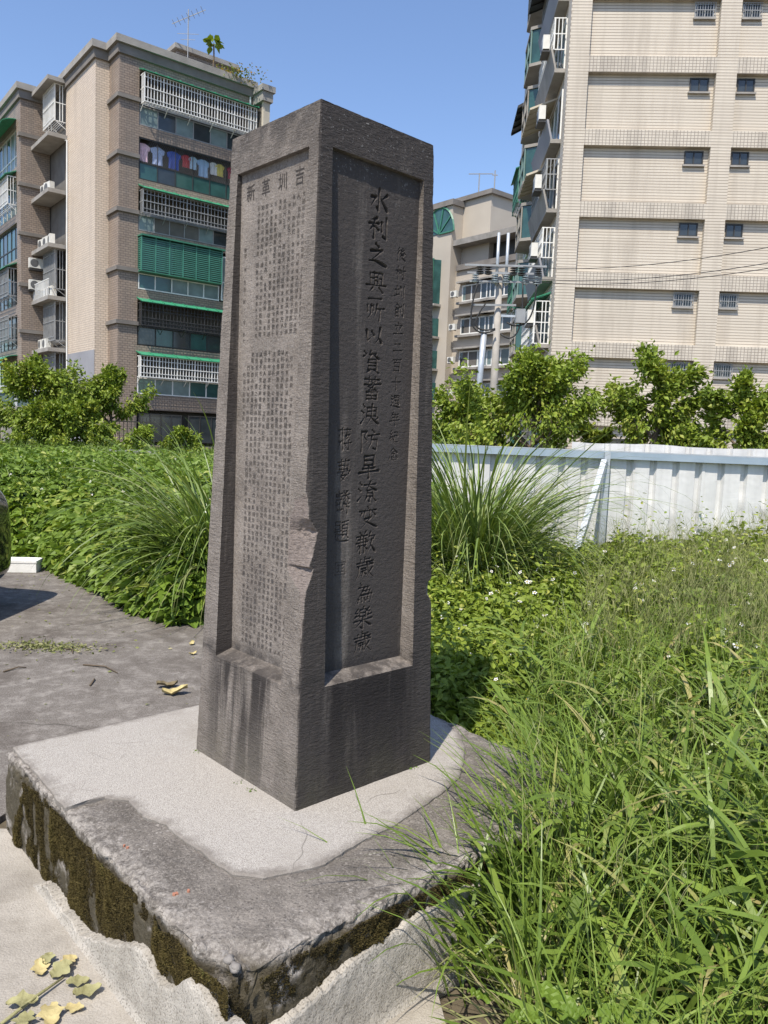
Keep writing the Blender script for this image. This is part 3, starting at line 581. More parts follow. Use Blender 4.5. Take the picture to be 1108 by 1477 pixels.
# ================================================================== BUILDING KIT
# every face is worked in a frame (origin, u along the wall, n outwards); boxes are given as (u0,u1, o0,o1, z0,z1), o = distance in front of the wall
class Face:
    def __init__(s, root, ox, oy, ux, uy): s.root = root; s.o = (ox, oy); s.u = (ux, uy); s.n = (uy, -ux)
    def pt(s, u, o, z): return (s.o[0]+s.u[0]*u+s.n[0]*o, s.o[1]+s.u[1]*u+s.n[1]*o, z)
    def boxes(s, name, mat, lst, parent=None):
        b = MB()
        for (u0, u1, o0, o1, z0, z1) in lst:
            b.hexa([s.pt(u0, o1, z0), s.pt(u1, o1, z0), s.pt(u1, o0, z0), s.pt(u0, o0, z0), s.pt(u0, o1, z1), s.pt(u1, o1, z1), s.pt(u1, o0, z1), s.pt(u0, o0, z1)])
        return b.build(name, mat, parent or s.root)
    def window(s, u0, u1, z0, z1, o=0.0, n=2, fw=.05, frame='white_paint', glass='glass', name='window', rail=None):
        """frame with mullions; each pane its own sub-part"""
        L = [(u0, u1, o-.02, o+.05, z0, z0+fw), (u0, u1, o-.02, o+.05, z1-fw, z1), (u0, u0+fw, o-.02, o+.05, z0+fw, z1-fw), (u1-fw, u1, o-.02, o+.05, z0+fw, z1-fw)]
        du = (u1-u0)/n
        for k in range(1, n): L.append((u0+du*k-fw*.5, u0+du*k+fw*.5, o-.02, o+.045, z0+fw, z1-fw))
        if rail: L.append((u0+fw, u1-fw, o-.02, o+.043, rail-fw*.5, rail+fw*.5))
        w_ = s.boxes(name, M[frame], L)
        for k in range(n):
            t = .006*random.uniform(-1, 1)
            a0, a1 = u0+du*k+fw*.5, u0+du*(k+1)-fw*.5; b = MB()
            b.hexa([s.pt(a0, o+.012, z0+fw), s.pt(a1, o+.012+t, z0+fw), s.pt(a1, o, z0+fw), s.pt(a0, o, z0+fw), s.pt(a0, o+.012-t, z1-fw), s.pt(a1, o+.012, z1-fw), s.pt(a1, o, z1-fw), s.pt(a0, o, z1-fw)])
            b.build('pane', M[glass] if isinstance(glass, str) else M[random.choice(glass)], w_)
        return w_
    def cage(s, u0, u1, z0, z1, depth=.45, mat='white_paint', step=.16, bar=.025, rails=3, awn=None, awn_mat='green_paint', floor=True, arch=False):
        """projecting burglar grille; bars are a few pixels wide, so the lattice is one part"""
        L = []; k = max(1, round((u1-u0)/step))
        for i in range(k+1):
            u = u0+(u1-u0)*i/k; t = bar*(1.6 if i in (0, k) or i % 6 == 0 else 1); L.append((u-t/2, u+t/2, depth-t, depth, z0, z1))
        for i in range(rails):
            z = z0+(z1-z0)*i/(rails-1); L.append((u0, u1, depth-.005, depth+.02, z-.02, z+.02))
            for u in (u0, u1): L.append((u-.015, u+.015, 0, depth, z-.02, z+.02))
        L.append((u0, u1, depth-.004, depth+.018, z0+.18, z0+.21)); L.append((u0, u1, depth-.004, depth+.018, z1-.24, z1-.21))
        for u in (u0, u1):
            for q in (.15, .30):
                if q < depth: L.append((u-bar/2, u+bar/2, q, q+bar, z0, z1))
        if floor:
            for i in range(int(depth/.11)): L.append((u0, u1, .05+i*.11, .07+i*.11, z0-.02, z0+.005))
        c = s.boxes('window_grille', M[mat], L)
        if floor:   # brackets
            nb = max(2, int((u1-u0)/1.1))
            for i in range(nb+1):
                u = u0+(u1-u0)*i/nb; MB().bar(s.pt(u, .0, z0-.35), s.pt(u, depth*.8, z0-.03), .03).build('bracket', M[mat], s.root)
        if awn:
            b = MB(); e = .08; nk = max(2, int((u1-u0)/.6))
            b.hexa([s.pt(u0-e, depth+.16, z1+.02), s.pt(u1+e, depth+.16, z1+.02), s.pt(u1+e, 0, z1+.02+awn), s.pt(u0-e, 0, z1+.02+awn),
                    s.pt(u0-e, depth+.16, z1+.05), s.pt(u1+e, depth+.16, z1+.05), s.pt(u1+e, 0, z1+.05+awn), s.pt(u0-e, 0, z1+.05+awn)])
            for i in range(nk+1):
                u = u0-e+(u1-u0+2*e)*i/nk; b.bar(s.pt(u, depth+.165, z1+.07), s.pt(u, 0.01, z1+.07+awn), .03)
            b.build('awning', M[awn_mat], s.root)
        return c
def ac_unit(label, loc, rz, group):
    t = thing('air_conditioner', label, 'air conditioner', loc, rz, group)
    MB().box(-.40, .40, -.14, .14, .06, .62).build('casing', M['ac_white'], t)
    b = MB(); n = 20; c = (-.12, .34)
    b.v = [(c[0]+.23*math.cos(2*math.pi*k/n), -.146, c[1]+.23*math.sin(2*math.pi*k/n)) for k in range(n)]+[(c[0]+.23*math.cos(2*math.pi*k/n), -.138, c[1]+.23*math.sin(2*math.pi*k/n)) for k in range(n)]
    b.f = [tuple(range(n))]+[(k, (k+1) % n, (k+1) % n+n, k+n) for k in range(n)]; b.build('fan_grille', M['ac_grille'], t)
    for x in (-.3, .3): MB().box(x-.03, x+.03, -.14, .14, 0, .06).build('foot', M['dark_metal'], t)
    return t

# ================================================================== LEFT APARTMENT BLOCK
def left_block():
    ang = R(38.70); C = on_y(171, 300, 41.0); root = thing('apartment_block', 'brown and cream tiled apartment block with green awnings and window grilles behind garden trees', 'building', (C[0], C[1], 0), ang)
    e1 = np.array([math.cos(ang), math.sin(ang)]); e2 = np.array([-e1[1], e1[0]]); W0 = np.array(C[:2])
    world = lambda x, y: W0+e1*x+e2*y
    a, bq, c, d = 1.434, .717, 8.12, 1.63; TOP = 20.2
    y3 = a+c; X5 = -bq-d
    # main mass (set back .9 m behind the balcony front), then the face walls
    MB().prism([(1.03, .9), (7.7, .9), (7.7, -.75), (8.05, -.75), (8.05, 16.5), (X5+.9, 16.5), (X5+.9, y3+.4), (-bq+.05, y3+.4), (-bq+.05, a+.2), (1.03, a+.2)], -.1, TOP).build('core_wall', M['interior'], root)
    MB().box(0, 1.03, 0, a+.2-.005, -.1, TOP).build('corner_wall', M['tile_brown'], root)
    MB().box(-bq, .4, a, a+.9, -.1, TOP-.002).build('cream_wall', M['tile_cream'], root)
    fr = Face(root, 0, 0, 1, 0)               # right-hand face, u along local +x, outwards -y
    fl = Face(root, -bq, y3, 0, -1)           # cream left-hand face: u from inner corner back towards the front
    fw = Face(root, X5, y3+7.2, 0, -1)        # far left wing face
    fs = Face(root, X5, y3, 1, 0)             # wing return wall (faces front)
    # cream wall with window column: u 0..3.4 windows zone, 3.4..8.12 plain
    MB().box(-bq, -bq+.5, a+.9, a+4.72, -.1, TOP-.001).build('cream_wall', M['tile_cream'], root)
    # painted grey band at its foot
    fl.boxes('painted_band', M['grey_paint'], [(3.4, 8.13, .004, .02, 0, 5.55)])
    zl = [z_over(84, y, world(-bq-.5, y3-1.7)) for y in (131, 209, 287, 363, 436, 508)]
    # wing return wall and wing face
    MB().box(X5, -bq-.0, y3, y3+.38, -.1, TOP-.003).build('wing_wall', M['tile_brown'], root)
    # openings floor by floor on the right-hand face: (z0, z1)
    OP = [(17.02, 19.62), (14.34, 16.44), (11.75, 13.86), (8.75, 11.45), (5.87, 8.2), (3.29, 5.4), (.6, 2.5)]
    zs = [TOP]+[z for o in OP for z in (o[1], o[0])]+[-.1]
    for k in range(0, len(zs), 2): fr.boxes('spandrel', M['tile_brown'], [(1.032, 7.7, -.25, -.004, zs[k+1], zs[k])])
    fr.boxes('balcony_pier', M['tile_brown'], [(7.05, 7.7, -.9, -.008, -.1, TOP-.01)])
    for z0, z1 in OP: fr.boxes('balcony_floor', M['conc_wall'], [(1.04, 7.04, -.89, -.252, z0-.12, z0+.02)])
    # window bands + grilles
    fr.window(1.06, 7.0, 17.05, 18.0, -.08, 6, .05, 'grey_metal', ['glass', 'glass', 'glass_pale']); fr.cage(1.1, 7.5, 18.05, 19.45, .55, 'white_paint', .17, .035, 3, .25)
    # laundry floor
    fr.window(1.06, 7.0, 14.36, 15.2, -.06, 6, .04, 'dark_metal', ['glass', 'glass_green']); L = []
    for i in range(7): L.append((1.06+i*.98, 1.09+i*.98, -.06, -.02, 15.2, 16.43))
    L += [(1.06, 7.0, -.06, -.02, 16.38, 16.43)]; fr.boxes('balcony_rail', M['dark_metal'], L)
    b = MB()
    for i in range(60):   # fine diagonal safety net behind the rail posts
        u = 1.1+i*.1; b.bar(fr.pt(u, -.1, 15.2), fr.pt(min(u+.6, 6.95), -.1, 16.4), .008)
    b.build('safety_net', M['grey_metal'], root)
    fr.window(1.06, 7.0, 11.78, 12.6, -.08, 7, .05, 'grey_metal', ['glass_pale', 'glass', 'interior']); fr.cage(1.1, 7.3, 12.6, 13.75, .5, 'grey_metal', .2, .03, 3, .25)
    # louvred green shutter box
    L = []
    for i in range(16): L.append((1.05, 5.6, .40, .46, 9.75+i*.103, 9.80+i*.103))
    for i in range(7): L.append((1.03+i*.76, 1.08+i*.76, .38, .48, 9.68, 11.42))
    for i in range(16): L += [(1.03, 1.06, .02, .42, 9.75+i*.103, 9.80+i*.103)]
    fr.boxes('shutter', M['shutter_green'], L); fr.boxes('shutter_box', M['glass'], [(1.08, 2.9, .02, .2, 9.7, 11.40), (3.5, 5.55, .02, .2, 9.7, 11.40)]); fr.boxes('curtain', M['glass_pale'], [(2.95, 3.45, .02, .22, 9.7, 11.40)]); fr.boxes('shutter_rail', M['green_metal'], [(1.0, 5.75, -.02, .58, 11.42, 11.5), (1.0, 5.6, .0, .5, 9.62, 9.68)])
    fr.window(1.06, 5.7, 8.78, 9.6, -.05, 5, .06, 'white_paint', ['glass_green', 'glass_pale']); fr.window(5.75, 7.0, 8.8, 11.2, .12, 2, .06, 'white_paint', ['glass', 'glass_pale'], rail=9.8)
    fr.window(1.06, 7.0, 5.9, 6.85, -.06, 6, .05, 'dark_metal', ['glass', 'glass_green']); fr.cage(1.08, 7.2, 6.9, 8.05, .45, 'dark_metal', .2, .03, 4, .22)
    fr.window(1.06, 7.0, 3.32, 4.2, -.05, 6, .06, 'white_paint', ['glass_pale', 'glass_green']); fr.cage(1.06, 6.3, 4.22, 5.3, .5, 'white_paint', .17, .035, 3, .2); 
    fr.window(1.2, 3.6, .8, 2.3, -.08, 4, .05, 'dark_metal', 'glass'); fr.window(4.0, 6.8, .8, 2.3, -.08, 4, .05, 'dark_metal', 'glass')
    # string courses round the corner
    for z in (18.22, 15.44, 12.65, 9.71, 7.0):
        MB().box(-.14, 1.05, -.14, a-.003, z-.13, z+.07).build('string_course', M['conc_dark'], root)
        MB().box(X5-.14, -bq-.004, y3-.14, y3+.2, z-.13, z+.07).build('string_course', M['conc_dark'], root)
    # far wing face with windows
    segs = [(7.2-.001, 6.45)]
    MB().box(X5, X5+.88, y3+.385, y3+.9, -.1, TOP-.004).build('wing_wall', M['tile_brown'], root)
    WO = [(16.6, 18.9), (13.9, 16.1), (11.3, 13.4), (8.6, 10.8), (6.0, 8.0), (3.2, 5.2)]
    zz = [TOP-.005]+[z for o in WO for z in (o[1], o[0])]+[-.1]
    for k in range(0, len(zz), 2): fw.boxes('spandrel', M['tile_brown'], [(0, 6.3, -.3, -.003, zz[k+1], zz[k])])
    for k, (z0, z1) in enumerate(WO):
        fw.window(1.2, 6.25, z0, z1, -.2, 5, .07, ['white_paint', 'white_paint', 'dark_metal', 'dark_metal', 'dark_metal', 'green_metal'][k], ['glass', 'glass_green'] if k > 1 else ['glass_green', 'glass_pale'], rail=z0+.8)
        if k in (1, 3, 4): fw.cage(1.3, 6.2, z0+.5, z1-.1, .5, 'white_paint' if k == 1 else 'grey_metal', .2, .03, 3, .3 if k < 4 else None)
        if k in (0, 5):
            b = MB()
            for i in range(9):
                t0, t1 = i/9*math.pi/2, (i+1)/9*math.pi/2; q = lambda t: (.9*math.sin(t), z1-.1+.5*math.cos(t))
                (o0, h0), (o1, h1) = q(t0), q(t1)
                b.hexa([fw.pt(1.2, o1, h1-.03), fw.pt(6.3, o1, h1-.03), fw.pt(6.3, o0, h0-.03), fw.pt(1.2, o0, h0-.03), fw.pt(1.2, o1, h1), fw.pt(6.3, o1, h1), fw.pt(6.3, o0, h0), fw.pt(1.2, o0, h0)])
            b.build('awning', M['green_paint'], root)
    # concrete ledges over the window column, windows below each, cages on some
    for k, z in enumerate(zl):
        fl.boxes('ledge', M['conc_wall'], [(.0, 3.42, -.02, 1.05, z-.11, z+.11)])
    zw = zl+[zl[-1]-2.75]
    for k in range(6):
        zt = zw[k]-.12; zb_ = zw[k+1]+.12
        fl.boxes('recess_wall', M['pale_render'], [(.0, 3.4, -.5, -.22, zb_-.2, zt+.1)]) 
        fl.window(1.1, 2.9, zb_+.75, zt-.05, -.215, 2, .05, 'dark_metal' if k % 2 else 'white_paint', 'glass')
        if k in (0, 3, 4, 5):
            if k == 3: fl.window(.9, 3.0, zb_+.35, zt, .45, 3, .07, 'grey_metal', ['glass', 'glass_pale'])
            fl.cage(.9, 3.1, zb_+.75 if k == 0 else zb_+.45, zt-.02, .62, 'white_paint' if k == 0 else 'grey_metal', .2, .04, 3)
    fl.boxes('recess_wall', M['pale_render'], [(.0, 3.4, -.5, -.22, zl[0]+.1, TOP-.02)])
    fl.boxes('pier', M['tile_cream'], [(3.15, 3.4, -.2, -.001, 0, TOP-.03)])
    b = MB(); b.tube([fl.pt(3.55, .06, 4.5), fl.pt(3.55, .06, zl[1]-.2), fl.pt(3.2, .1, zl[1]-.1)], .045); b.build('drain_pipe', M['white_paint'], root)
    b = MB()
    zr = zl[4]+.12
    for i in range(15): b.box(*[0]*6) if False else b.bar(fl.pt(.2+i*.22, 1.0, zr), fl.pt(.2+i*.22, 1.0, zr+.9), .03)
    b.bar(fl.pt(.15, 1.0, zr+.9), fl.pt(3.4, 1.0, zr+.9), .04); b.build('ledge_railing', M['white_paint'], root)
    # air conditioners on the ledges: things of their own
    grp = 'air conditioners on the brown apartment block'
    for k, us in ((2, (1.3, 2.1)), (3, (.8, 1.7, 2.5)), (4, (1.2, 1.9, 2.6)), (5, (.6, 1.5))):
        for u in us:
            p = fl.pt(u, .62, 0); pw = world(p[0], p[1]); nm = {2: 'upper', 3: 'third', 4: 'railed', 5: 'lowest'}[k]
            ac_unit({2: 'white air conditioner on the highest loaded ledge', 3: 'white air conditioner on the open ledge carrying three', 4: 'white air conditioner behind white ledge railings', 5: 'white air conditioner on the ledge just above the garden tree'}[k]+(', by the brown wall' if u == us[0] else ', by the cream wall' if u == us[-1] else ', in the middle'),
                    (pw[0], pw[1], zl[k]+.112), ang+R(-90+random.uniform(-8, 8)), grp)
    for z, lab in ((10.6, 'white air conditioner bracketed to the brown wall, upper of the pair'), (9.35, 'white air conditioner bracketed to the brown wall, lower of the pair')):
        p = fs.pt(.75, .35, 0); pw = world(p[0], p[1]); ac_unit(lab, (pw[0], pw[1], z), ang, grp)
        fs.boxes('bracket', M['dark_metal'], [(.4, 1.1, 0, .5, z-.06, z-.003)])
    # cornice, parapet, roof structures
    plan = [(7.7, 0), (0, 0), (0, a), (-bq, a), (-bq, y3), (X5, y3), (X5, 16.5)]
    def off(poly, dlt):   # plan offset outwards (orthogonal corners)
        return [(7.7, -dlt), (-dlt, -dlt), (-dlt, a-dlt), (-bq-dlt, a-dlt), (-bq-dlt, y3-dlt), (X5-dlt, y3-dlt), (X5-dlt, 16.5)]
    inner = [(X5+.5, 16.4), (X5+.5, y3+.5), (-bq+.5, y3+.5), (-bq+.5, a+.5), (.5, a+.5), (.5, .5), (7.69, .5)]
    for dl, z0, z1, mt in ((.12, TOP-.0, TOP+.45, 'conc_dark'), (.26, TOP+.452, TOP+.80, 'conc_wall')):
        MB().prism(off(plan, dl)+inner, z0, z1).build('cornice', M[mt], root)
    MB().prism([(7.7, -.2), (8.05, -.2), (8.05, 16.3), (X5+.6, 16.3), (X5+.6, y3+.6), (-bq+.6, y3+.6), (-bq+.6, a+.6), (.6, a+.6), (.6, .6), (7.7, .6)], TOP, TOP+.12).build('roof', M['roof_grey'], root)
    MB().box(7.7, 8.1, -.95, -.2, -.1, TOP-.4).build('end_wall', M['pale_render'], root)
    MB().box(7.55, 8.2, -1.1, .2, TOP-.4, TOP+.10).build('cornice', M['conc_wall'], root); MB().box(7.45, 8.3, -1.2, .2, TOP+.102, TOP+.42).build('cornice', M['conc_wall'], root)
    MB().box(4.4, 8.0, 3.2, 7.5, TOP+.12, TOP+2.7).build('stair_house', M['tile_brown'], root); MB().box(4.2, 8.2, 3.0, 7.7, TOP+2.7, TOP+2.95).build('stair_house_roof', M['conc_wall'], root)
    b = MB(); b.tube([fr.pt(7.35, .05, 16.2), fr.pt(7.35, .05, TOP+.1)], .05); b.build('drain_pipe', M['white_paint'], root)
    # roof-top things
    p = world(4.6, 2.2); t = thing('roof_antenna', 'spindly fishbone television antenna on the brown apartment block roof', 'antenna', (p[0], p[1], TOP+.12))
    b = MB(); b.tube([(0, 0, 0), (0, 0, 4.4)], .03, 5); b.build('mast', M['grey_metal'], t); b = MB(); b.bar((-.9, 0, 3.6), (.9, .2, 4.5), .03)
    for i in range(7): x = -.8+i*.26; b.bar((x, -.35, 3.66+i*.125), (x, .45, 3.66+i*.125), .02)
    b.build('boom', M['grey_metal'], t); b = MB(); b.bar((-.6, 0, 3.1), (.6, 0, 3.1), .02); b.bar((-.4, 0, 2.8), (.4, 0, 2.8), .02); b.build('dipole', M['grey_metal'], t)
    # laundry, each garment its own thing
    cols = [('pink patterned', (.62, .42, .48)), ('blue and white patterned', (.35, .42, .60)), ('bright blue', (.06, .12, .48)), ('red', (.50, .04, .05)), ('pale blue', (.45, .62, .74)), ('light blue', (.33, .50, .70)), ('white', (.75, .75, .74)), ('yellow and white', (.70, .58, .12)), ('dark red', (.36, .03, .06))]
    us = (1.35, 2.15, 3.05, 3.75, 4.15, 4.75, 5.35, 5.75, 6.45)
    for (nm, cc), u in zip(cols, us):
        big = .9 if u < 3.5 or nm == 'light blue' else .65; wv = .34 if big > .8 else .24
        p = fr.pt(u, -.32, 0); pw = world(p[0], p[1]); b = MB(); z1 = 16.25; nx, nz = 9, 8; pts = {}
        prof = [(0, z1, .10), (.06, z1-.02, wv*.5), (.1, z1-.12, wv*1.15), (.3, z1-big*.36, wv*1.05), (.32, z1-big*.40, wv*.8), (.6, z1-big*.7, wv*.8), (1, z1-big, wv*.85)]
        for i, (_, z, hw) in enumerate(prof):
            for j in range(nx):
                x = -hw+2*hw*j/(nx-1); fold = .035*math.sin(j*1.7+u*9)*min(1, i/3); b.v.append((x, -.03+fold, z))
        for i in range(len(prof)-1):
            for j in range(nx-1): q = i*nx+j; b.f.append((q, q+1, q+1+nx, q+nx))
        m_ = simple('cloth '+nm, cc, tuple(min(1, k*1.35+.03) for k in cc) if 'pattern' in nm else tuple(k*.8 for k in cc), 9 if 'pattern' in nm else 3, .85)
        o = b.mesh('hanging_shirt'); ob = link('hanging_shirt', o, m_, None, (pw[0], pw[1], 0), ang); sm = ob.modifiers.new('thick', 'SOLIDIFY'); sm.thickness = .012
        tag(ob, nm+' garment hung to dry on the open balcony', 'laundry', 'laundry on the open balcony')
    return world
LB = left_block()

# ================================================================== RIGHT APARTMENT BLOCK
def right_block():
    ang = R(-3.5); C = on_y(811, 250, 33.0); root = thing('apartment_block', 'tall beige tiled apartment block with blank sunk wall panels and small dark windows', 'building', (C[0], C[1], 0), ang)
    e1 = np.array([math.cos(ang), math.sin(ang)]); e2 = np.array([-e1[1], e1[0]]); W0 = np.array(C[:2]); world = lambda x, y: W0+e1*x+e2*y
    TOP = 26.5; DEP = 15.0; WID = 24.0
    ff = Face(root, 0, 0, 1, 0); fs = Face(root, 0, DEP, 0, -1)
    MB().box(.3, WID, .25, DEP-.2, -.1, TOP).build('core_wall', M['tile_beige'], root)
    ff.boxes('pilaster', M['tile_beige'], [(-.02, .80, -.26, 0, -.1, TOP)])
    bays = [(.80, 5.85), (6.65, 11.70), (12.68, 17.68), (18.58, 22.88)]
    for (a0, a1) in ((5.85, 6.65), (11.70, 12.68), (17.68, 18.58), (22.88, 24)): ff.boxes('pilaster', M['tile_beige'], [(a0, a1, -.249, -.001, -.1, TOP)])
    lint = [5.23+2.83*k for k in range(-1, 8)]
    for k, zl in enumerate(lint):
        for bi, (u0, u1) in enumerate(bays):
            ff.boxes('beam', M['tile_beige_s'], [(u0, u1, -.249, -.003, zl, zl+.62)])
    for u0, u1 in bays: ff.boxes('beam', M['tile_beige_s'], [(u0, u1, -.249, -.003, -.1, .5), ])
    for k, zl in enumerate(lint):
        gr = k in (0, 1, 2, 6, 7)
        for bi, (u0, u1) in enumerate(bays):
            if bi in (0,): w0, w1 = u1-.95, u1-.20
            elif bi == 1: w0, w1 = u0+.12, u0+.80
            elif bi == 2: w0, w1 = u1-.95, u1-.2
            else: w0, w1 = u0+.12, u0+.8
            ff.window(w0, w1, zl-.64, zl-.10, -.245, 2, .045, 'grey_metal' if gr else 'dark_metal', 'glass', rail=None)
            ff.boxes('sill', M['conc_wall'], [(w0-.06, w1+.06, -.248, -.13, zl-.71, zl-.645)])
            if gr:
                L = [(w0-.03+i*(w1-w0+.06)/8-.008, w0-.03+i*(w1-w0+.06)/8+.008, -.16, -.145, zl-.66, zl-.08) for i in range(9)]+[(w0-.04, w1+.04, -.165, -.14, z-.012, z+.012) for z in (zl-.66, zl-.37, zl-.08)]
                ff.boxes('window_grille', M['grey_metal'], L)
    ff.boxes('parapet', M['conc_wall'], [(-.1, WID, -.3, .12, TOP, TOP+1.0)])
    # ground floor door & sign of use
    ff.window(2.4, 3.6, .1, 1.9, -.24, 2, .06, 'dark_metal', 'glass', 'door')
    # --- side elevation (receding): corner strip, balcony bays, bay windows
    fs.boxes('side_wall', M['tile_beige'], [(.0, DEP-.3, -.3, -.05, -.1, TOP-.01)])
    fs.boxes('corner_wall', M['tile_beige'], [(DEP-1.0, DEP-.262, -.3, -.003, -.1, TOP-.02)])
    fs.boxes('far_wall', M['tile_beige'], [(0, .9, -.3, .35, -.1, TOP-2)])
    grp = 'air conditioners on the side of the beige block'
    for k in range(9):
        z = 5.23+2.83*(k-2)+.45
        if z < -.5: continue
        # balcony near the corner: u 9.2..14 ; parapet flares outward
        b = MB(); b.hexa([fs.pt(8.6, .42, z), fs.pt(13.9, .42, z), fs.pt(13.9, -.05, z), fs.pt(8.6, -.05, z), fs.pt(8.6, .42, z+.16), fs.pt(13.9, .42, z+.16), fs.pt(13.9, -.05, z+.16), fs.pt(8.6, -.05, z+.16)]); b.build('balcony_slab', M['conc_wall'], root)
        b = MB(); b.hexa([fs.pt(8.6, .42, z+.162), fs.pt(13.9, .42, z+.162), fs.pt(13.9, .34, z+.162), fs.pt(8.6, .34, z+.162), fs.pt(8.6, .62, z+.95), fs.pt(13.9, .62, z+.95), fs.pt(13.9, .54, z+.95), fs.pt(8.6, .54, z+.95)])
        b.hexa([fs.pt(8.6, .62, z+.952), fs.pt(8.66, .62, z+.952), fs.pt(8.66, -.05, z+.952), fs.pt(8.6, -.05, z+.952), fs.pt(8.6, .62, z+1.0), fs.pt(8.66, .62, z+1.0), fs.pt(8.66, -.05, z+1.0), fs.pt(8.6, -.05, z+1.0)]); b.build('balcony_parapet', M['grey_paint'] if k % 2 else M['conc_wall'], root)
        fs.window(9.2, 13.6, z+.2, z+2.3, -.04, 4, .06, 'white_paint', ['glass', 'glass_green', 'glass_pale'])
        if k in (3, 4, 6, 7): fs.cage(8.8, 13.7, z+1.0, z+2.25, .50, ['white_paint', 'grey_metal', 'white_paint'][k % 3], .22, .035, 3, None, floor=False)
        if k == 2: fs.cage(9.0, 13.7, z+.2, z+2.0, .66, 'white_paint', .16, .04, 5, .3)
        if k in (4, 5, 7):
            b = MB(); b.hexa([fs.pt(8.7, 1.15, z+2.15), fs.pt(11.9, 1.15, z+2.15), fs.pt(11.9, 0, z+2.6), fs.pt(8.7, 0, z+2.6), fs.pt(8.7, 1.15, z+2.2), fs.pt(11.9, 1.15, z+2.2), fs.pt(11.9, 0, z+2.65), fs.pt(8.7, 0, z+2.65)])
            for i in range(6): b.bar(fs.pt(8.7+i*.64, 1.14, z+2.13), fs.pt(8.7+i*.64, .02, z+2.58), .05)
            b.build('awning', M['pale_render'] if k != 7 else M['dark_metal'], root)
        # bay window further back
        b = MB(); P = lambda u, o, z_: fs.pt(u, o, z_); u0, u1 = 4.2, 7.6
        for (za, zb_) in ((z+.45, z+.6), (z+2.2, z+2.35)):
            b.prism([P(u0, 0, 0)[:2], P(u0+.5, .85, 0)[:2], P(u1-.5, .85, 0)[:2], P(u1, 0, 0)[:2]], za, zb_)
        b.build('bay_slab', M['conc_wall'], root)
        b = MB(); b.prism([P(u0+.08, 0, 0)[:2], P(u0+.54, .78, 0)[:2], P(u1-.54, .78, 0)[:2], P(u1-.08, 0, 0)[:2]], z+.602, z+2.198); bw = b.build('bay_window', M['glass_green'], root)
        b = MB()
        for (u, o) in ((u0+.07, 0.02), (u0+.53, .80), ((u0+u1)/2, .81), (u1-.53, .80), (u1-.07, .02)): b.bar(P(u, o, z+.602), P(u, o, z+2.198), .07)
        b.bar(P(u0+.5, .81, z+1.3), P(u1-.5, .81, z+1.3), .06); b.build('mullion', M['teal_frame'] if k % 2 else M['conc_wall'], bw)
        fs.boxes('side_pier', M['tile_beige'], [(7.7, 8.5, -.05, .25, z-.3, z+2.4)]) 
        if k in (3, 5): fs.cage(1.2, 3.9, z+.5, z+2.2, .8, 'green_metal', .2, .04, 4, .4)
        if k in (2, 4, 6): fs.window(1.3, 3.6, z+.7, z+2.2, .0, 2, .07, 'white_paint', 'glass'); 
        if k == 6:
            b = MB(); b.hexa([fs.pt(1.0, 1.1, z+2.3), fs.pt(4.8, 1.1, z+2.3), fs.pt(4.8, 0, z+2.9), fs.pt(1.0, 0, z+2.9), fs.pt(1.0, 1.1, z+2.37), fs.pt(4.8, 1.1, z+2.37), fs.pt(4.8, 0, z+2.97), fs.pt(1.0, 0, z+2.97)])
            for i in range(5): b.bar(fs.pt(1.0+i*.95, 1.08, z+2.26), fs.pt(1.0+i*.95, 0, z+2.86), .07)
            b.build('awning', M['dark_metal'], root)
        if k in (2, 3, 4, 5, 6):
            p = fs.pt(13.2, .78, 0); pw = world(p[0], p[1])
            lab = {2: 'air conditioner beside a lattice balcony low on the beige block side', 3: 'air conditioner one floor above the lattice balcony of the beige block', 4: 'air conditioner two floors above the lattice balcony of the beige block', 5: 'air conditioner three floors above the lattice balcony of the beige block', 6: 'topmost air conditioner in the column along the beige block corner'}[k]
            ac_unit(lab, (pw[0], pw[1], z+1.02), ang+R(-90), grp)
            fs.boxes('bracket', M['dark_metal'], [(12.8, 13.6, .45, .95, z+.96, z+1.018)])
    MB().box(-1.4, 5, 2, DEP-2, TOP, TOP+.3).build('roof', M['roof_grey'], root)
right_block()

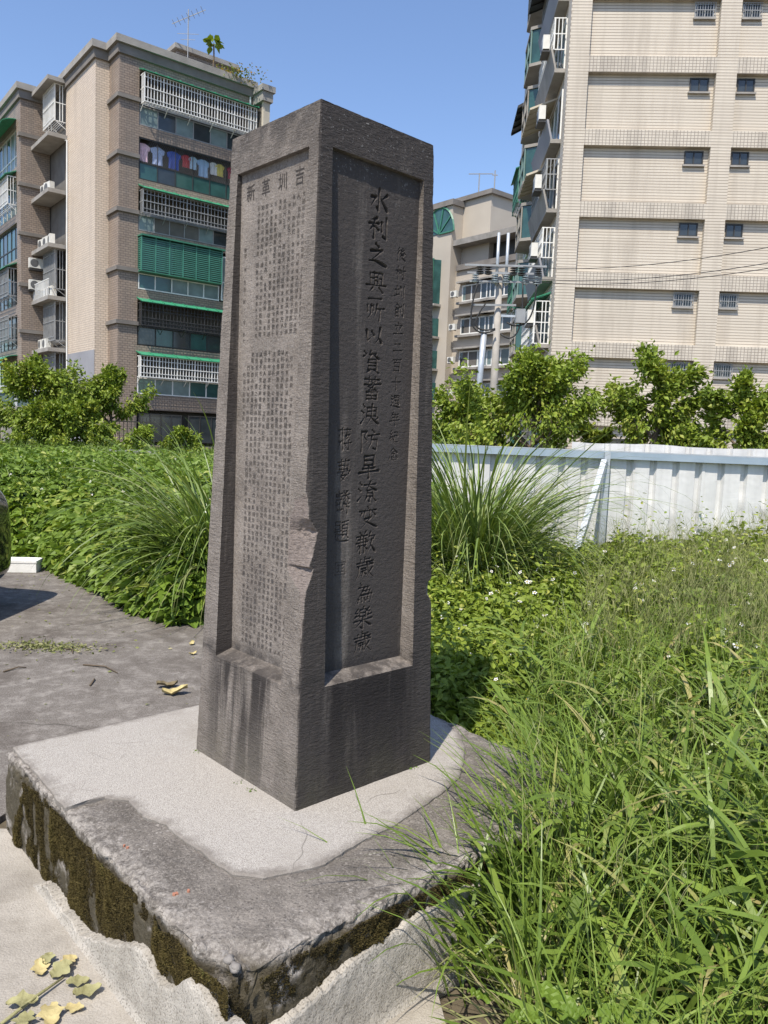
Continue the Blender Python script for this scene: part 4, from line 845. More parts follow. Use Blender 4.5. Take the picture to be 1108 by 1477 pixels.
# ================================================================== BACK APARTMENT BLOCK
def back_block():
    ang = math.atan2(.77, -.64)               # facade runs from its near (right) end away to the left
    # local x along facade away to the left-back ; outwards normal faces the camera's left
    near = on_y(752, 500, 68.0); f_dir = np.array([-.64, .77]); rot = math.atan2(f_dir[1], f_dir[0])
    root = thing('apartment_block', 'distant pale apartment block with an arched window and stair tower behind the utility pole', 'building', (near[0], near[1], 0), rot)
    world = lambda x, y: np.array([near[0], near[1]])+f_dir*x+np.array([-f_dir[1], f_dir[0]])*y
    # outwards = the side facing the camera: local +y
    def hit(px):
        d = ray(px, 450)[:2]; A = np.array([d, -f_dir]).T; s = np.linalg.solve(A, np.array([near[0], near[1]])); return s[1]
    uL = hit(655); uE = hit(560)
    F = Face(root, 0, 0, 1, 0); F.n = (0, 1)
    zr = z_over(660, 392, world(uL, 0)); zp = z_over(660, 360, world(uL, 0)); zt = z_over(655, 298, world(uL, 0))
    fl = 3.0
    MB().box(-2, uL, -12, 0, -.1, zr).build('wall', M['pale_wall'], root)
    MB().box(uL, uE+8, -12, .8, -.1, zt).build('wall', M['pale_wall'], root)
    MB().box(uL-.2, uE+8, -12.2, 1.0, zt, zt+.5).build('parapet', M['conc_dark'], root)
    MB().box(-2.2, uL-.2, -2, .25, zr, zr+.5).build('parapet', M['conc_dark'], root)
    MB().box(-2, uL-.05, -9, -1.2, zr, zp+.2).build('penthouse_wall', M['dark_metal'], root)
    MB().box(-2.4, uL-.01, -9.5, .6, zp+.2, zp+.7).build('penthouse_roof', M['roof_grey'], root)
    # stair tower
    uT = hit(694); zT = z_over(694, 281, world(uT, -1)); MB().box(uT, uL+3.2, -6, -.6, zr, zT).build('stair_tower', M['pale_wall'], root); MB().box(uT-.3, uL+3.5, -6.3, -.3, zT, zT+.4).build('tower_roof', M['conc_dark'], root)
    F.boxes('vent', M['dark_metal'], [(uL-1.4, uL-.7, -.62, -.55, zr+5.2, zr+6.0)]) if False else None
    nf = int(zr/fl)
    for k in range(nf):
        z = zr-(k+1)*fl-.5
        if z < -.2: break
        for (u0, u1) in ((1.2, 4.4), (uL-4.6, uL-1.0)):
            F.boxes('ledge', M['conc_wall'], [(u0-.3, u1+.3, .0, .5, z+.35, z+.55)])
            F.window(u0, u1, z+.6, z+2.1, .02, 3, .12, 'white_paint', ['glass', 'glass_pale', 'glass'])
            F.boxes('hood', M['conc_wall'], [(u0-.3, u1+.3, .0, .6, z+2.25, z+2.4)])
        F.boxes('recess_shade_panel', M['interior'], [(5.2, 7.0, .005, .05, z+.4, z+2.4)])  # dark panel on the wall front, its colour standing in for a recess's shade
        G = Face(root, 0, .8, 1, 0); G.n = (0, 1)
        G.boxes('ledge', M['conc_wall'], [(uL+1.0, uL+4.6, 0, .9, z+.3, z+.5)])
        b = MB(); b.prism([(uL+1.2, .8), (uL+1.5, 1.55), (uL+4.1, 1.55), (uL+4.4, .8)], z+.5, z+(2.2 if k else 4.6)); bw = b.build('bay_window', M['glass_green'], root)
        b = MB()
        for u in (uL+1.5, uL+2.8, uL+4.1): b.bar((u, 1.57, z+.5), (u, 1.57, z+(2.2 if k else 4.6)), .14)
        for zz in (z+.55, z+1.3, z+(2.2 if k else 4.6)): b.bar((uL+1.4, 1.57, zz), (uL+4.2, 1.57, zz), .14)
        b.build('mullion', M['green_metal'], bw)
        p = world(7.6, .9); t = ac_unit('small air conditioner on the distant pale block, %s' % ('below its roof edge', 'one storey below its roof edge', 'two storeys below its roof edge', 'three storeys below its roof edge', 'four storeys below its roof edge', 'five storeys below its roof edge', 'near its foot', 'at its foot', 'at its base')[min(k, 8)], (p[0], p[1], z+.9), rot+math.pi, 'air conditioners on the distant pale block')
    # arched window
    ua = hit(638); za = z_over(640, 338, world(ua, .8)); b = MB(); n = 14
    prof = [(ua-1.9, za)]+[(ua+1.9*-math.cos(math.pi*i/n), za+2.3*math.sin(math.pi*i/n)) for i in range(1, n)]+[(ua+1.9, za)]
    for o in (.805, .86):
        for (u, z) in prof: b.v.append((u, o, z))
    m_ = len(prof); b.f = [tuple(range(m_))[::-1], tuple(range(m_, 2*m_))]+[(i, (i+1) % m_, (i+1) % m_+m_, i+m_) for i in range(m_)]
    aw = b.build('arched_window', M['glass_green'], root); b = MB()
    for i in range(0, n+1, 3): b.bar((ua, .88, za), (ua-1.85*math.cos(math.pi*i/n), .88, za+2.2*math.sin(math.pi*i/n)), .12)
    b.tube([(ua-1.95*math.cos(math.pi*i/n), .87, za+2.35*math.sin(math.pi*i/n)) for i in range(n+1)], .1, 4); b.build('mullion', M['green_metal'], aw)
    # antennas on the tower
    for (px, py, h, lab) in ((660, 262, 2.4, 'thin T-shaped antenna on the distant stair tower'), (682, 258, 2.2, 'thin straight mast on the distant stair tower')):
        u = hit(px); p = world(u, -2.0); zt_ = zT+.4; t = thing('roof_antenna', lab, 'antenna', (p[0], p[1], zt_)); b = MB(); b.tube([(0, 0, 0), (0, 0, h)], .06, 5); b.build('mast', M['grey_metal'], t)
        b = MB(); b.bar((-1.0, 0, h-.1), (1.3, .3, h+.1), .07) if 'T' in lab else b.bar((-.25, 0, h-.4), (.25, 0, h-.4), .07); b.build('boom', M['grey_metal'], t)
M['pale_wall'] = simple('weathered pale wall', (.47, .42, .35), (.39, .345, .29), .25, .85)
back_block()

# ================================================================== FOLIAGE GENERATORS
M['leaf_tree'] = foliage('tree leaf', (.08, .135, .014), (.225, .30, .034), (.31, .34, .06), .26)
M['leaf_weed'] = foliage('weed leaf', (.065, .125, .016), (.185, .275, .036), (.32, .35, .07), .26)
M['leaf_lime'] = foliage('lime weed leaf', (.10, .155, .018), (.24, .31, .040), (.36, .37, .08), .26)
M['blade'] = foliage('grass blade', (.065, .115, .016), (.205, .29, .050), (.38, .33, .14), .24, .36)
M['blade_silver'] = foliage('silver grass blade', (.07, .125, .026), (.22, .295, .08), (.34, .36, .18), .26, .38)
M['straw'] = foliage('dry grass stem', (.15, .17, .055), (.26, .27, .11), (.40, .36, .22), .25, .8)
M['petal'] = simple('white petal', (.80, .80, .78), (.74, .74, .72), 20, .7)
M['flower_eye'] = simple('yellow flower centre', (.55, .36, .03), (.45, .28, .02), 20, .8)
def unit(v): return v/np.maximum(np.linalg.norm(v, axis=-1, keepdims=True), 1e-9)
def leaves(P, size, tint, up=.5, aspect=.62, tris=2, droop=.25, D=None):
    """leaf-shaped folded faces at points P; returns V, F, tint"""
    n = len(P); size = np.broadcast_to(size, n)
    if D is None: D = rng.normal(size=(n, 3)); D[:, 2] = D[:, 2]*.5-droop
    D = unit(D); Nv = rng.normal(size=(n, 3))*.75; Nv[:, 2] += up*2; S = unit(np.cross(D, Nv)); Nn = unit(np.cross(S, D))
    L = size[:, None]; Wd = (size*aspect*.5*rng.uniform(.8, 1.2, n))[:, None]
    if tris == 2:
        V = np.stack([P, P+D*L*.45+S*Wd+Nn*L*.10, P+D*L, P+D*L*.45-S*Wd+Nn*L*.10], 1); k = 4
        F = np.array([[0, 2, 1], [0, 3, 2]])
    else:
        m1 = P+D*L*.5-Nn*L*.03; tip = P+D*L-Nn*L*.16
        V = np.stack([P, P+D*L*.22+S*Wd*.8+Nn*L*.07, P+D*L*.58+S*Wd*.85+Nn*L*.05, tip, P+D*L*.58-S*Wd*.85+Nn*L*.05, P+D*L*.22-S*Wd*.8+Nn*L*.07, m1], 1); k = 7
        F = np.array([[0, 6, 1], [1, 6, 2], [2, 6, 3], [3, 6, 4], [4, 6, 5], [5, 6, 0]])
    Fa = (np.arange(n)[:, None, None]*k+F[None]).reshape(-1, 3)
    return V.reshape(-1, 3), Fa, np.repeat(np.clip(tint, 0, 1), k)
def blades(B, az, length, width, th0, th1, tint, K=6, pw=1.4, twist=0.0):
    """curved grass blades; th = angle from vertical at base and tip"""
    n = len(B); t = np.linspace(0, 1, K+1); tm = (t[1:]+t[:-1])/2
    th = th0[:, None]+(th1-th0)[:, None]*tm[None]**pw; dl = (length/K)[:, None]
    hx = np.concatenate([np.zeros((n, 1)), np.cumsum(np.sin(th)*dl, 1)], 1); hz = np.concatenate([np.zeros((n, 1)), np.cumsum(np.cos(th)*dl, 1)], 1)
    bend = (rng.normal(0, .12, n))[:, None]*t[None]**2*length[:, None]
    ca, sa = np.cos(az)[:, None], np.sin(az)[:, None]
    C = np.stack([B[:, 0:1]+ca*hx-sa*bend, B[:, 1:2]+sa*hx+ca*bend, B[:, 2:3]+hz], -1)
    wv = width[:, None]*(.55+.45*np.minimum(1, t*5))[None]*np.clip((1-t)[None]*2.2, 0.03, 1)**.8*.5
    tw = az+np.pi/2+rng.normal(0, .5, n)+twist; S = np.stack([np.cos(tw), np.sin(tw), rng.normal(0, .25, n)], -1); S = unit(S)[:, None, :]
    V = np.stack([C-S*wv[..., None], C+S*wv[..., None]], 2).reshape(-1, 3)
    q = np.arange(K)*2; f = np.stack([q, q+1, q+3, q+2], 1); F = (np.arange(n)[:, None, None]*((K+1)*2)+f[None]).reshape(-1, 4)
    return V, F, np.repeat(np.clip(tint, 0, 1), (K+1)*2)
class Bag:
    def __init__(s): s.V = []; s.F = []; s.T = []; s.MI = []; s.n = 0
    def add(s, vft, mi=0):
        V, F, T = vft; s.V.append(V); s.F.append(F+s.n); s.T.append(T); s.MI.append(np.full(len(F), mi)); s.n += len(V)
    def build(s, name, mats, parent=None):
        order = sorted(range(len(s.F)), key=lambda i: s.F[i].shape[1]); 
        me = np_mesh(name, np.concatenate(s.V), [s.F[i] for i in order], attrs={'tint': np.concatenate(s.T)}, mi=np.concatenate([s.MI[i] for i in order]))
        return link(name, me, mats, parent)
def flowers(bag, P, r, mi_p, mi_c):
    n = len(P); k = 5; a0 = rng.uniform(0, 6.28, n); Nv = rng.normal(size=(n, 3))*.45+np.array([-.15, -.5, .75]); Nv = unit(Nv); X = unit(np.cross(Nv, [0, 0, 1.0])+1e-6); Y = np.cross(Nv, X)
    for i in range(k):
        a = a0+i*2*np.pi/k; d = X*np.cos(a)[:, None]+Y*np.sin(a)[:, None]; s = -X*np.sin(a)[:, None]+Y*np.cos(a)[:, None]; rr = (r*rng.uniform(.8, 1.1, n))[:, None]
        V = np.stack([P+d*rr*.2, P+d*rr*.75+s*rr*.36+Nv*rr*.08, P+d*rr, P+d*rr*.75-s*rr*.36+Nv*rr*.08], 1).reshape(-1, 3)
        bag.add((V, np.arange(4*n).reshape(-1, 4), np.ones(4*n)), mi_p)
    V = np.stack([P+Nv*r[:, None]*.12+(X*math.cos(t)+Y*math.sin(t))*r[:, None]*.26 for t in np.arange(6)*math.pi/3], 1).reshape(-1, 3); F = np.arange(6*n).reshape(-1, 6)
    bag.add((V, np.concatenate([F[:, [0, 1, 2]], F[:, [0, 2, 3]], F[:, [0, 3, 4]], F[:, [0, 4, 5]]]), np.ones(6*n)), mi_c)

# ================================================================== TREES
def tree(label, base, h, spread, nlimb, nleaf, lsize, seed, group, trunk_r=.09, low=.25, limbs=None, lean=(0, 0), name='leafy_tree'):
    r = random.Random(seed); t = thing(name, label, 'tree', base, 0, group)
    tk = MB(); cr = Bag(); tips = []
    fork = h*low; tk.tube([(0, 0, -.1), (.03, .02, fork*.5), (lean[0]*.3, lean[1]*.3, fork), (lean[0], lean[1], h*.62)], [trunk_r*1.25, trunk_r, trunk_r*.85, trunk_r*.3], 7)
    starts = [Vector((lean[0]*k, lean[1]*k, fork+(h*.62-fork)*k)) for k in (.05, .25, .5, .75, 1.0)]
    for i in range(nlimb):
        s = starts[i % 5]; az = 2*math.pi*i/nlimb+r.uniform(-.5, .5); el = r.uniform(.15, 1.0)+.08*(i % 5)
        L = spread*r.uniform(.65, 1.1)*(1-.12*(i % 5)); d = Vector((math.cos(az)*math.cos(el), math.sin(az)*math.cos(el), math.sin(el)))
        p = s.copy(); pts = [p.copy()]; K = 5
        for k in range(K):
            d = (d+Vector((r.gauss(0, .16), r.gauss(0, .16), r.gauss(.04, .12)))).normalized(); p = p+d*(L/K); p.z = min(p.z, h*1.02); pts.append(p.copy())
            if k >= 1:
                for j in range(3):
                    dd = (d+Vector((r.gauss(0, .7), r.gauss(0, .7), r.gauss(.1, .5)))).normalized(); l2 = L*r.uniform(.16, .38); e = p+dd*l2
                    tk.tube([p, p+dd*l2*.5+Vector((0, 0, .02)), e], [trunk_r*.16, trunk_r*.11, trunk_r*.05], 4, False); tips.append((p, e))
        tk.tube(pts, [trunk_r*(.5-.08*k) for k in range(K+1)], 5, False); tips.append((pts[-2], pts[-1]))
    A = np.array([tuple(a) for a, b in tips]); Bv = np.array([tuple(b) for a, b in tips])
    idx = rng.integers(0, len(A), nleaf); u = rng.uniform(.1, 1.12, nleaf)[:, None]
    jit = rng.normal(size=(nleaf, 3))*np.array([.115, .115, .10])*spread*.62*rng.uniform(.3, 1, (nleaf, 1))
    P = A[idx]*(1-u)+Bv[idx]*u+jit; ok = P[:, 2] > .12; P = P[ok]; idx = idx[ok]
    clump = rng.normal(.62, .17, len(A))[idx]; tint = clump+rng.normal(0, .14, len(P))
    D = unit(P-P.mean(0))+rng.normal(size=P.shape)*.7; D[:, 2] -= .5
    cr.add(leaves(P, lsize*rng.uniform(.6, 1.25, len(P)), tint, up=.35, aspect=.55, tris=6 if lsize > .10 and nleaf < 9000 else 2, D=D))
    tk.build('trunk', M['bark'], t, True); cr.build('crown', M['leaf_tree'], t)
    return t
def at(px, py, Y, z=0.0):
    p = on_y(px, py, Y); return (p[0], p[1], z)
g2 = 'young trees behind the white hoarding'
tree('dense leafy tree in front of the utility pole and the beige block corner', at(760, 640, 19.0), 4.6, 2.1, 18, 15000, .135, 3, g2, .08, .22, lean=(.25, 0))
tree('broad open tree with a forked trunk before the blank beige wall', at(930, 640, 18.0), 4.35, 1.8, 15, 10500, .135, 8, g2, .09, .2, lean=(.35, 0))
tree('compact round tree beside the grilled window low on the beige block', at(1072, 640, 17.0), 4.0, 1.45, 16, 12000, .13, 15, g2, .07, .2)
tree('small dense tree low behind the hoarding beside the distant pale block', at(672, 640, 21.0), 3.3, 1.6, 14, 10000, .135, 27, g2, .07, .2)
tree('low bushy sapling filling the gap between the forked tree and its round neighbour', at(1000, 640, 18.5), 2.5, 1.0, 9, 3200, .14, 29, g2, .05, .2)
tree('low bushy sapling under the forked tree, against the beige wall', at(860, 640, 19.5), 2.7, 1.1, 9, 3200, .14, 31, g2, .05, .2)
g1 = 'garden trees in front of the brown apartment block'
tree('wide bright green tree with a drooping branch over the iron fence', at(62, 640, 29.0), 4.5, 2.35, 20, 15000, .16, 41, g1, .1, .25, lean=(-.2, 0))
tree('slim forked tree before the cream wall foot of the brown block', at(160, 640, 29.5), 4.4, 1.65, 14, 9500, .15, 44, g1, .08, .35)
tree('dark dense bush under the wide bright green tree', at(105, 640, 27.5), 2.8, 1.5, 14, 9500, .15, 47, g1, .07, .15)
tree('rounded shrub beside the monument, before the ground floor windows', at(268, 640, 27.0), 2.05, .95, 11, 4200, .13, 52, g1, .05, .15)
tree('low spreading shrub before the slim forked tree', at(205, 640, 26.0), 1.6, 1.1, 10, 3600, .13, 55, g1, .05, .15)
tree('leafy shrub before the stone fence pillar', at(35, 640, 25.5), 1.35, .8, 9, 2600, .12, 58, g1, .05, .15)
tree('full leafy bush at the foot of the wide bright green tree before the iron fence', at(66, 640, 27.0), 2.6, 1.2, 14, 9500, .14, 61, g1, .06, .12)
tree('full leafy bush between the wide tree and the slim forked tree', at(128, 640, 28.0), 3.1, 1.4, 14, 9500, .15, 66, g1, .06, .12)
# roof plants
p = LB(5.3, .42)
t = thing('papaya_tree', 'small papaya tree standing alone on the brown block roof', 'tree', (p[0], p[1], 21.0)); b = MB(); b.tube([(0, 0, 0), (.02, 0, .9), (0, 0, 1.5)], [.06, .045, .04], 6); b.build('trunk', M['bark'], t)
P = np.tile([[0, 0, 1.5]], (26, 1)).astype(float)+rng.normal(0, .05, (26, 3)); D = rng.normal(size=(26, 3)); D[:, 2] = rng.uniform(-.5, .8, 26); g = Bag(); g.add(leaves(P+unit(D)*.18, .42, rng.uniform(.3, .8, 26), tris=6, aspect=.8, D=D)); g.build('crown', M['leaf_tree'], t)
p = LB(6.3, -.05); P = rng.normal(size=(420, 3))*np.array([.75, .3, .2])+np.array([0, 0, .35]); g = Bag(); g.add(leaves(P, .16, rng.uniform(.3, 1, 420)))
M['bougain'] = foliage('roof shrub leaf', (.06, .12, .02), (.20, .22, .04), (.45, .25, .05), .3)
t = thing('roof_shrub', 'yellow green shrub trailing over the brown block roof edge', 'shrub', (p[0], p[1], 20.75)); g.build('crown', M['bougain'], t)
b = MB(); b.tube([(0, 0, -.1), (.05, 0, .2), (.3, 0, .4)], [.04, .03, .01], 5); b.tube([(0, 0, 0), (-.3, .05, .35)], [.03, .01], 5); b.build('trunk', M['bark'], t)

# ================================================================== WEED BEDS
BEDP = np.array(BED)
def left_bed_front(x):   # y of the asphalt edge at x
    o = np.argsort(BEDP[:, 0]); return np.interp(x, BEDP[o, 0], BEDP[o, 1])
def stalks(bag, x, y, h, mi, lsz, m=16):
    n = len(x); az = rng.uniform(0, 6.28, n); lean = rng.uniform(.02, .3, n)
    bag.add(blades(P3(x, y, -.02), az, h*1.02, np.full(n, .006), lean*.5, lean*1.4, rng.uniform(.2, .5, n), 4), mi)
    k = np.tile(np.linspace(.25, 1.0, m), (n, 1)); a = rng.uniform(0, 6.28, (n, 1))+np.arange(m)[None]*2.4+rng.normal(0, .3, (n, m)); hh = h[:, None]*k; off = hh*np.tan(lean[:, None]*.75)
    P = np.stack([x[:, None]+np.cos(az)[:, None]*off, y[:, None]+np.sin(az)[:, None]*off, hh-.02], -1).reshape(-1, 3); D = np.stack([np.cos(a), np.sin(a), rng.uniform(-.5, .5, (n, m))], -1).reshape(-1, 3)
    sz = (lsz*(1.15-.55*k)*rng.uniform(.7, 1.2, (n, m))).ravel(); t = np.repeat(rng.normal(.5, .18, n), m)+rng.normal(0, .12, n*m)+.15*k.ravel()
    bag.add(leaves(P, sz, t, up=.9, aspect=.5, tris=6, D=D), mi)
def weeds_left():
    bag = Bag()
    def hgt(x, y, d): return (.50+.5*np.clip(d/2.2, 0, 1)+.24*fbm(P3(x, y, 0), .8, 3)+.20*fbm(P3(x, y, 5), 2.2, 2))*np.clip(.42+d*1.3, .42, 1)
    N = 125000; x = rng.uniform(-9.5, .6, N); d = rng.power(.55, N)*0+rng.exponential(2.0, N); d = np.clip(d, 0, 11); y = left_bed_front(x)+d-.05+.12*fbm(P3(x, 0, 2), 2, 2)
    keep = (np.abs(x) < y*.60+.3) & ((x < -1.3) | (y > 6.6)); x, y, d = x[keep], y[keep], d[keep]; n = len(x)
    h = hgt(x, y, d); k = np.where(d < .35, rng.uniform(.03, 1, n), np.where(rng.random(n) < .75, rng.uniform(.72, 1.02, n), rng.uniform(.25, .9, n))); z = h*k
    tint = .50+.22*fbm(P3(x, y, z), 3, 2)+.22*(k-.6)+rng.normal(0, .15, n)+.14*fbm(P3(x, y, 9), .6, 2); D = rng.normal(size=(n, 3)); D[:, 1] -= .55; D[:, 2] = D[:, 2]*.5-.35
    near = d < 1.6; sz = np.where(near, rng.uniform(.06, .16, n), rng.uniform(.07, .16, n))
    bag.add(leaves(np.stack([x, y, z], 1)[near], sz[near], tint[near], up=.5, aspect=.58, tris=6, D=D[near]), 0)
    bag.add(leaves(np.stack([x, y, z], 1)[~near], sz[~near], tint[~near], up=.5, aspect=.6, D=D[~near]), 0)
    # stems
    n = 5200; x = rng.uniform(-8, .3, n); d = rng.exponential(1.6, n); y = left_bed_front(x)+d; ok = (x < -1.3) | (y > 6.6); x, y, d = x[ok], y[ok], d[ok]; n = len(x)
    bag.add(blades(P3(x, y, -.03), rng.uniform(0, 6.28, n), hgt(x, y, d)*rng.uniform(.8, 1.1, n), rng.uniform(.004, .008, n), rng.uniform(0, .15, n), rng.uniform(.1, .5, n), rng.uniform(.1, .5, n), 3), 0)
    n = 400; x = rng.uniform(-6.5, -1.2, n); d = rng.exponential(1.2, n)+.1; y = left_bed_front(x)+d; P = P3(x, y, hgt(x, y, d)*rng.uniform(.75, 1.07, n)); flowers(bag, P, rng.uniform(.013, .024, n), 1, 2)
    n = 420; x = rng.uniform(-7, -1.4, n); d = rng.exponential(1.8, n)+.15; y = left_bed_front(x)+d; stalks(bag, x, y, hgt(x, y, d)*rng.uniform(.95, 1.4, n), 0, .125)
    # far meadow up to the houses
    n = 52000; y = rng.uniform(14, 34, n)**1.0; x = rng.uniform(-.58, .12, n)*y; hh = .75+.3*fbm(P3(x, y, 2), .5, 3); z = hh*rng.uniform(.55, 1.05, n)
    bag.add(leaves(P3(x, y, z), rng.uniform(.09, .20, n), .5+.25*fbm(P3(x, y, 1), .4, 2)+rng.normal(0, .16, n), up=.4), 0)
    n = 9000; y = rng.uniform(10, 30, n); x = rng.uniform(-.58, .05, n)*y
    bag.add(blades(P3(x, y, 0), rng.uniform(0, 6.28, n), rng.uniform(.7, 1.25, n), rng.uniform(.012, .02, n), rng.uniform(0, .2, n), rng.uniform(.3, 1.1, n), rng.uniform(.4, .8, n), 3), 3)
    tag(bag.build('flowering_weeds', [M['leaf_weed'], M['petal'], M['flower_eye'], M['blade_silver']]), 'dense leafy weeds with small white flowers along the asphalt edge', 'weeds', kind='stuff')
weeds_left()
def weeds_right():
    bag = Bag()
    def hgt(x, y): return .24+.12*np.clip((x/y-.28)*5, 0, 1)+.30*np.clip((y-4.2)/3, 0, 1)+.20*fbm(P3(x, y, 0), 1.3, 3)+.12*fbm(P3(x, y, 5), 3.2, 2)
    N = 95000; y = rng.uniform(3.2, 9.0, N); x = rng.uniform(-.25, .66, N)*y
    ex = np.array([math.cos(SROT), math.sin(SROT)]); ey = np.array([-ex[1], ex[0]]); q = np.stack([x-SC[0], y-SC[1]], 1); lu, lv = q@ex, q@ey
    keep = ~((np.abs(lu) < .86) & (np.abs(lv) < .86)) & ((x > .1) | (y > 4.6-x*2.5)) & ~((x < -.15) & (y < 6.3)); x, y = x[keep], y[keep]; n = len(x)
    h = hgt(x, y); k = np.where(rng.random(n) < .72, rng.uniform(.70, 1.05, n), rng.uniform(.1, .8, n)); z = h*k
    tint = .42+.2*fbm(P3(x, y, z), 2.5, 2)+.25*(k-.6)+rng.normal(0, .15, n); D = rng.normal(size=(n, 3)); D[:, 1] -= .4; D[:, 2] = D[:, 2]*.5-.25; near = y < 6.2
    lime = (x/y < .33)
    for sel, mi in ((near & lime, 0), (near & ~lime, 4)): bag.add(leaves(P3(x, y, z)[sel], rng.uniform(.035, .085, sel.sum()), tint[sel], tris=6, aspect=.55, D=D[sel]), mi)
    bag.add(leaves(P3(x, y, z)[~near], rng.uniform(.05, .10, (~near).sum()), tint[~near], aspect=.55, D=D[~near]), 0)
    n = 520; y = rng.uniform(3.9, 8.4, n); x = rng.uniform(.06, .62, n)*y; q2 = np.stack([x-SC[0], y-SC[1]], 1); ok = ~((np.abs(q2@ex) < .95) & (np.abs(q2@ey) < .95)); x, y = x[ok], y[ok]; stalks(bag, x, y, (hgt(x, y)+.05)*rng.uniform(1.0, 1.65, len(x)), 0, .085)
    n = 230; y = rng.uniform(3.8, 8.3, n); x = rng.uniform(.02, .60, n)*y; ok = ~((np.abs((np.stack([x-SC[0], y-SC[1]], 1)@ex)) < .9) & (np.abs(np.stack([x-SC[0], y-SC[1]], 1)@ey) < .9)); x, y = x[ok], y[ok]; n = len(x)
    flowers(bag, P3(x, y, hgt(x, y)*rng.uniform(.95, 1.3, n)), rng.uniform(.012, .021, n), 1, 2)
    # mixed thin grass and airy seed heads
    n = 9000; y = rng.uniform(3.6, 8.6, n); x = rng.uniform(.12, .62, n)*y; ok = x > .95; x, y = x[ok], y[ok]; n = len(x)
    bag.add(blades(P3(x, y, -.02), rng.uniform(0, 6.28, n), rng.uniform(.3, .75, n)*(.75+.4*(x/y)), rng.uniform(.004, .009, n), rng.uniform(0, .3, n), rng.uniform(.3, 1.6, n), rng.uniform(.25, .74, n), 4), 3)
    n = 950; y = rng.uniform(4.2, 8.3, n); x = (.26+.38*rng.power(1.4, n))*y; Ls = rng.uniform(.65, 1.2, n)*np.clip(.8+.5*(x/y-.3), .8, 1.0)
    bag.add(blades(P3(x, y, 0), rng.uniform(0, 6.28, n), Ls, np.full(n, .0028), rng.uniform(0, .08, n), rng.uniform(.1, .35, n), rng.uniform(.2, 1, n), 3), 5)
    m = 16; az = rng.uniform(0, 6.28, (n, m)); fr_ = rng.uniform(.68, 1.0, (n, m)); B = P3((x[:, None]+rng.normal(0, .02, (n, m))).ravel(), (y[:, None]+rng.normal(0, .02, (n, m))).ravel(), (Ls[:, None]*fr_*.95).ravel())
    bag.add(blades(B, az.ravel(), rng.uniform(.05, .15, n*m), np.full(n*m, .0028), rng.uniform(.3, .7, n*m), rng.uniform(.6, 1.3, n*m), rng.uniform(.1, .9, n*m), 2), 5)
    tag(bag.build('flowering_weeds', [M['leaf_lime'], M['petal'], M['flower_eye'], M['blade'], M['leaf_weed'], M['straw']]), 'lime green leafy weeds with white flowers between the plinth and the white hoarding', 'weeds', kind='stuff')
weeds_right()
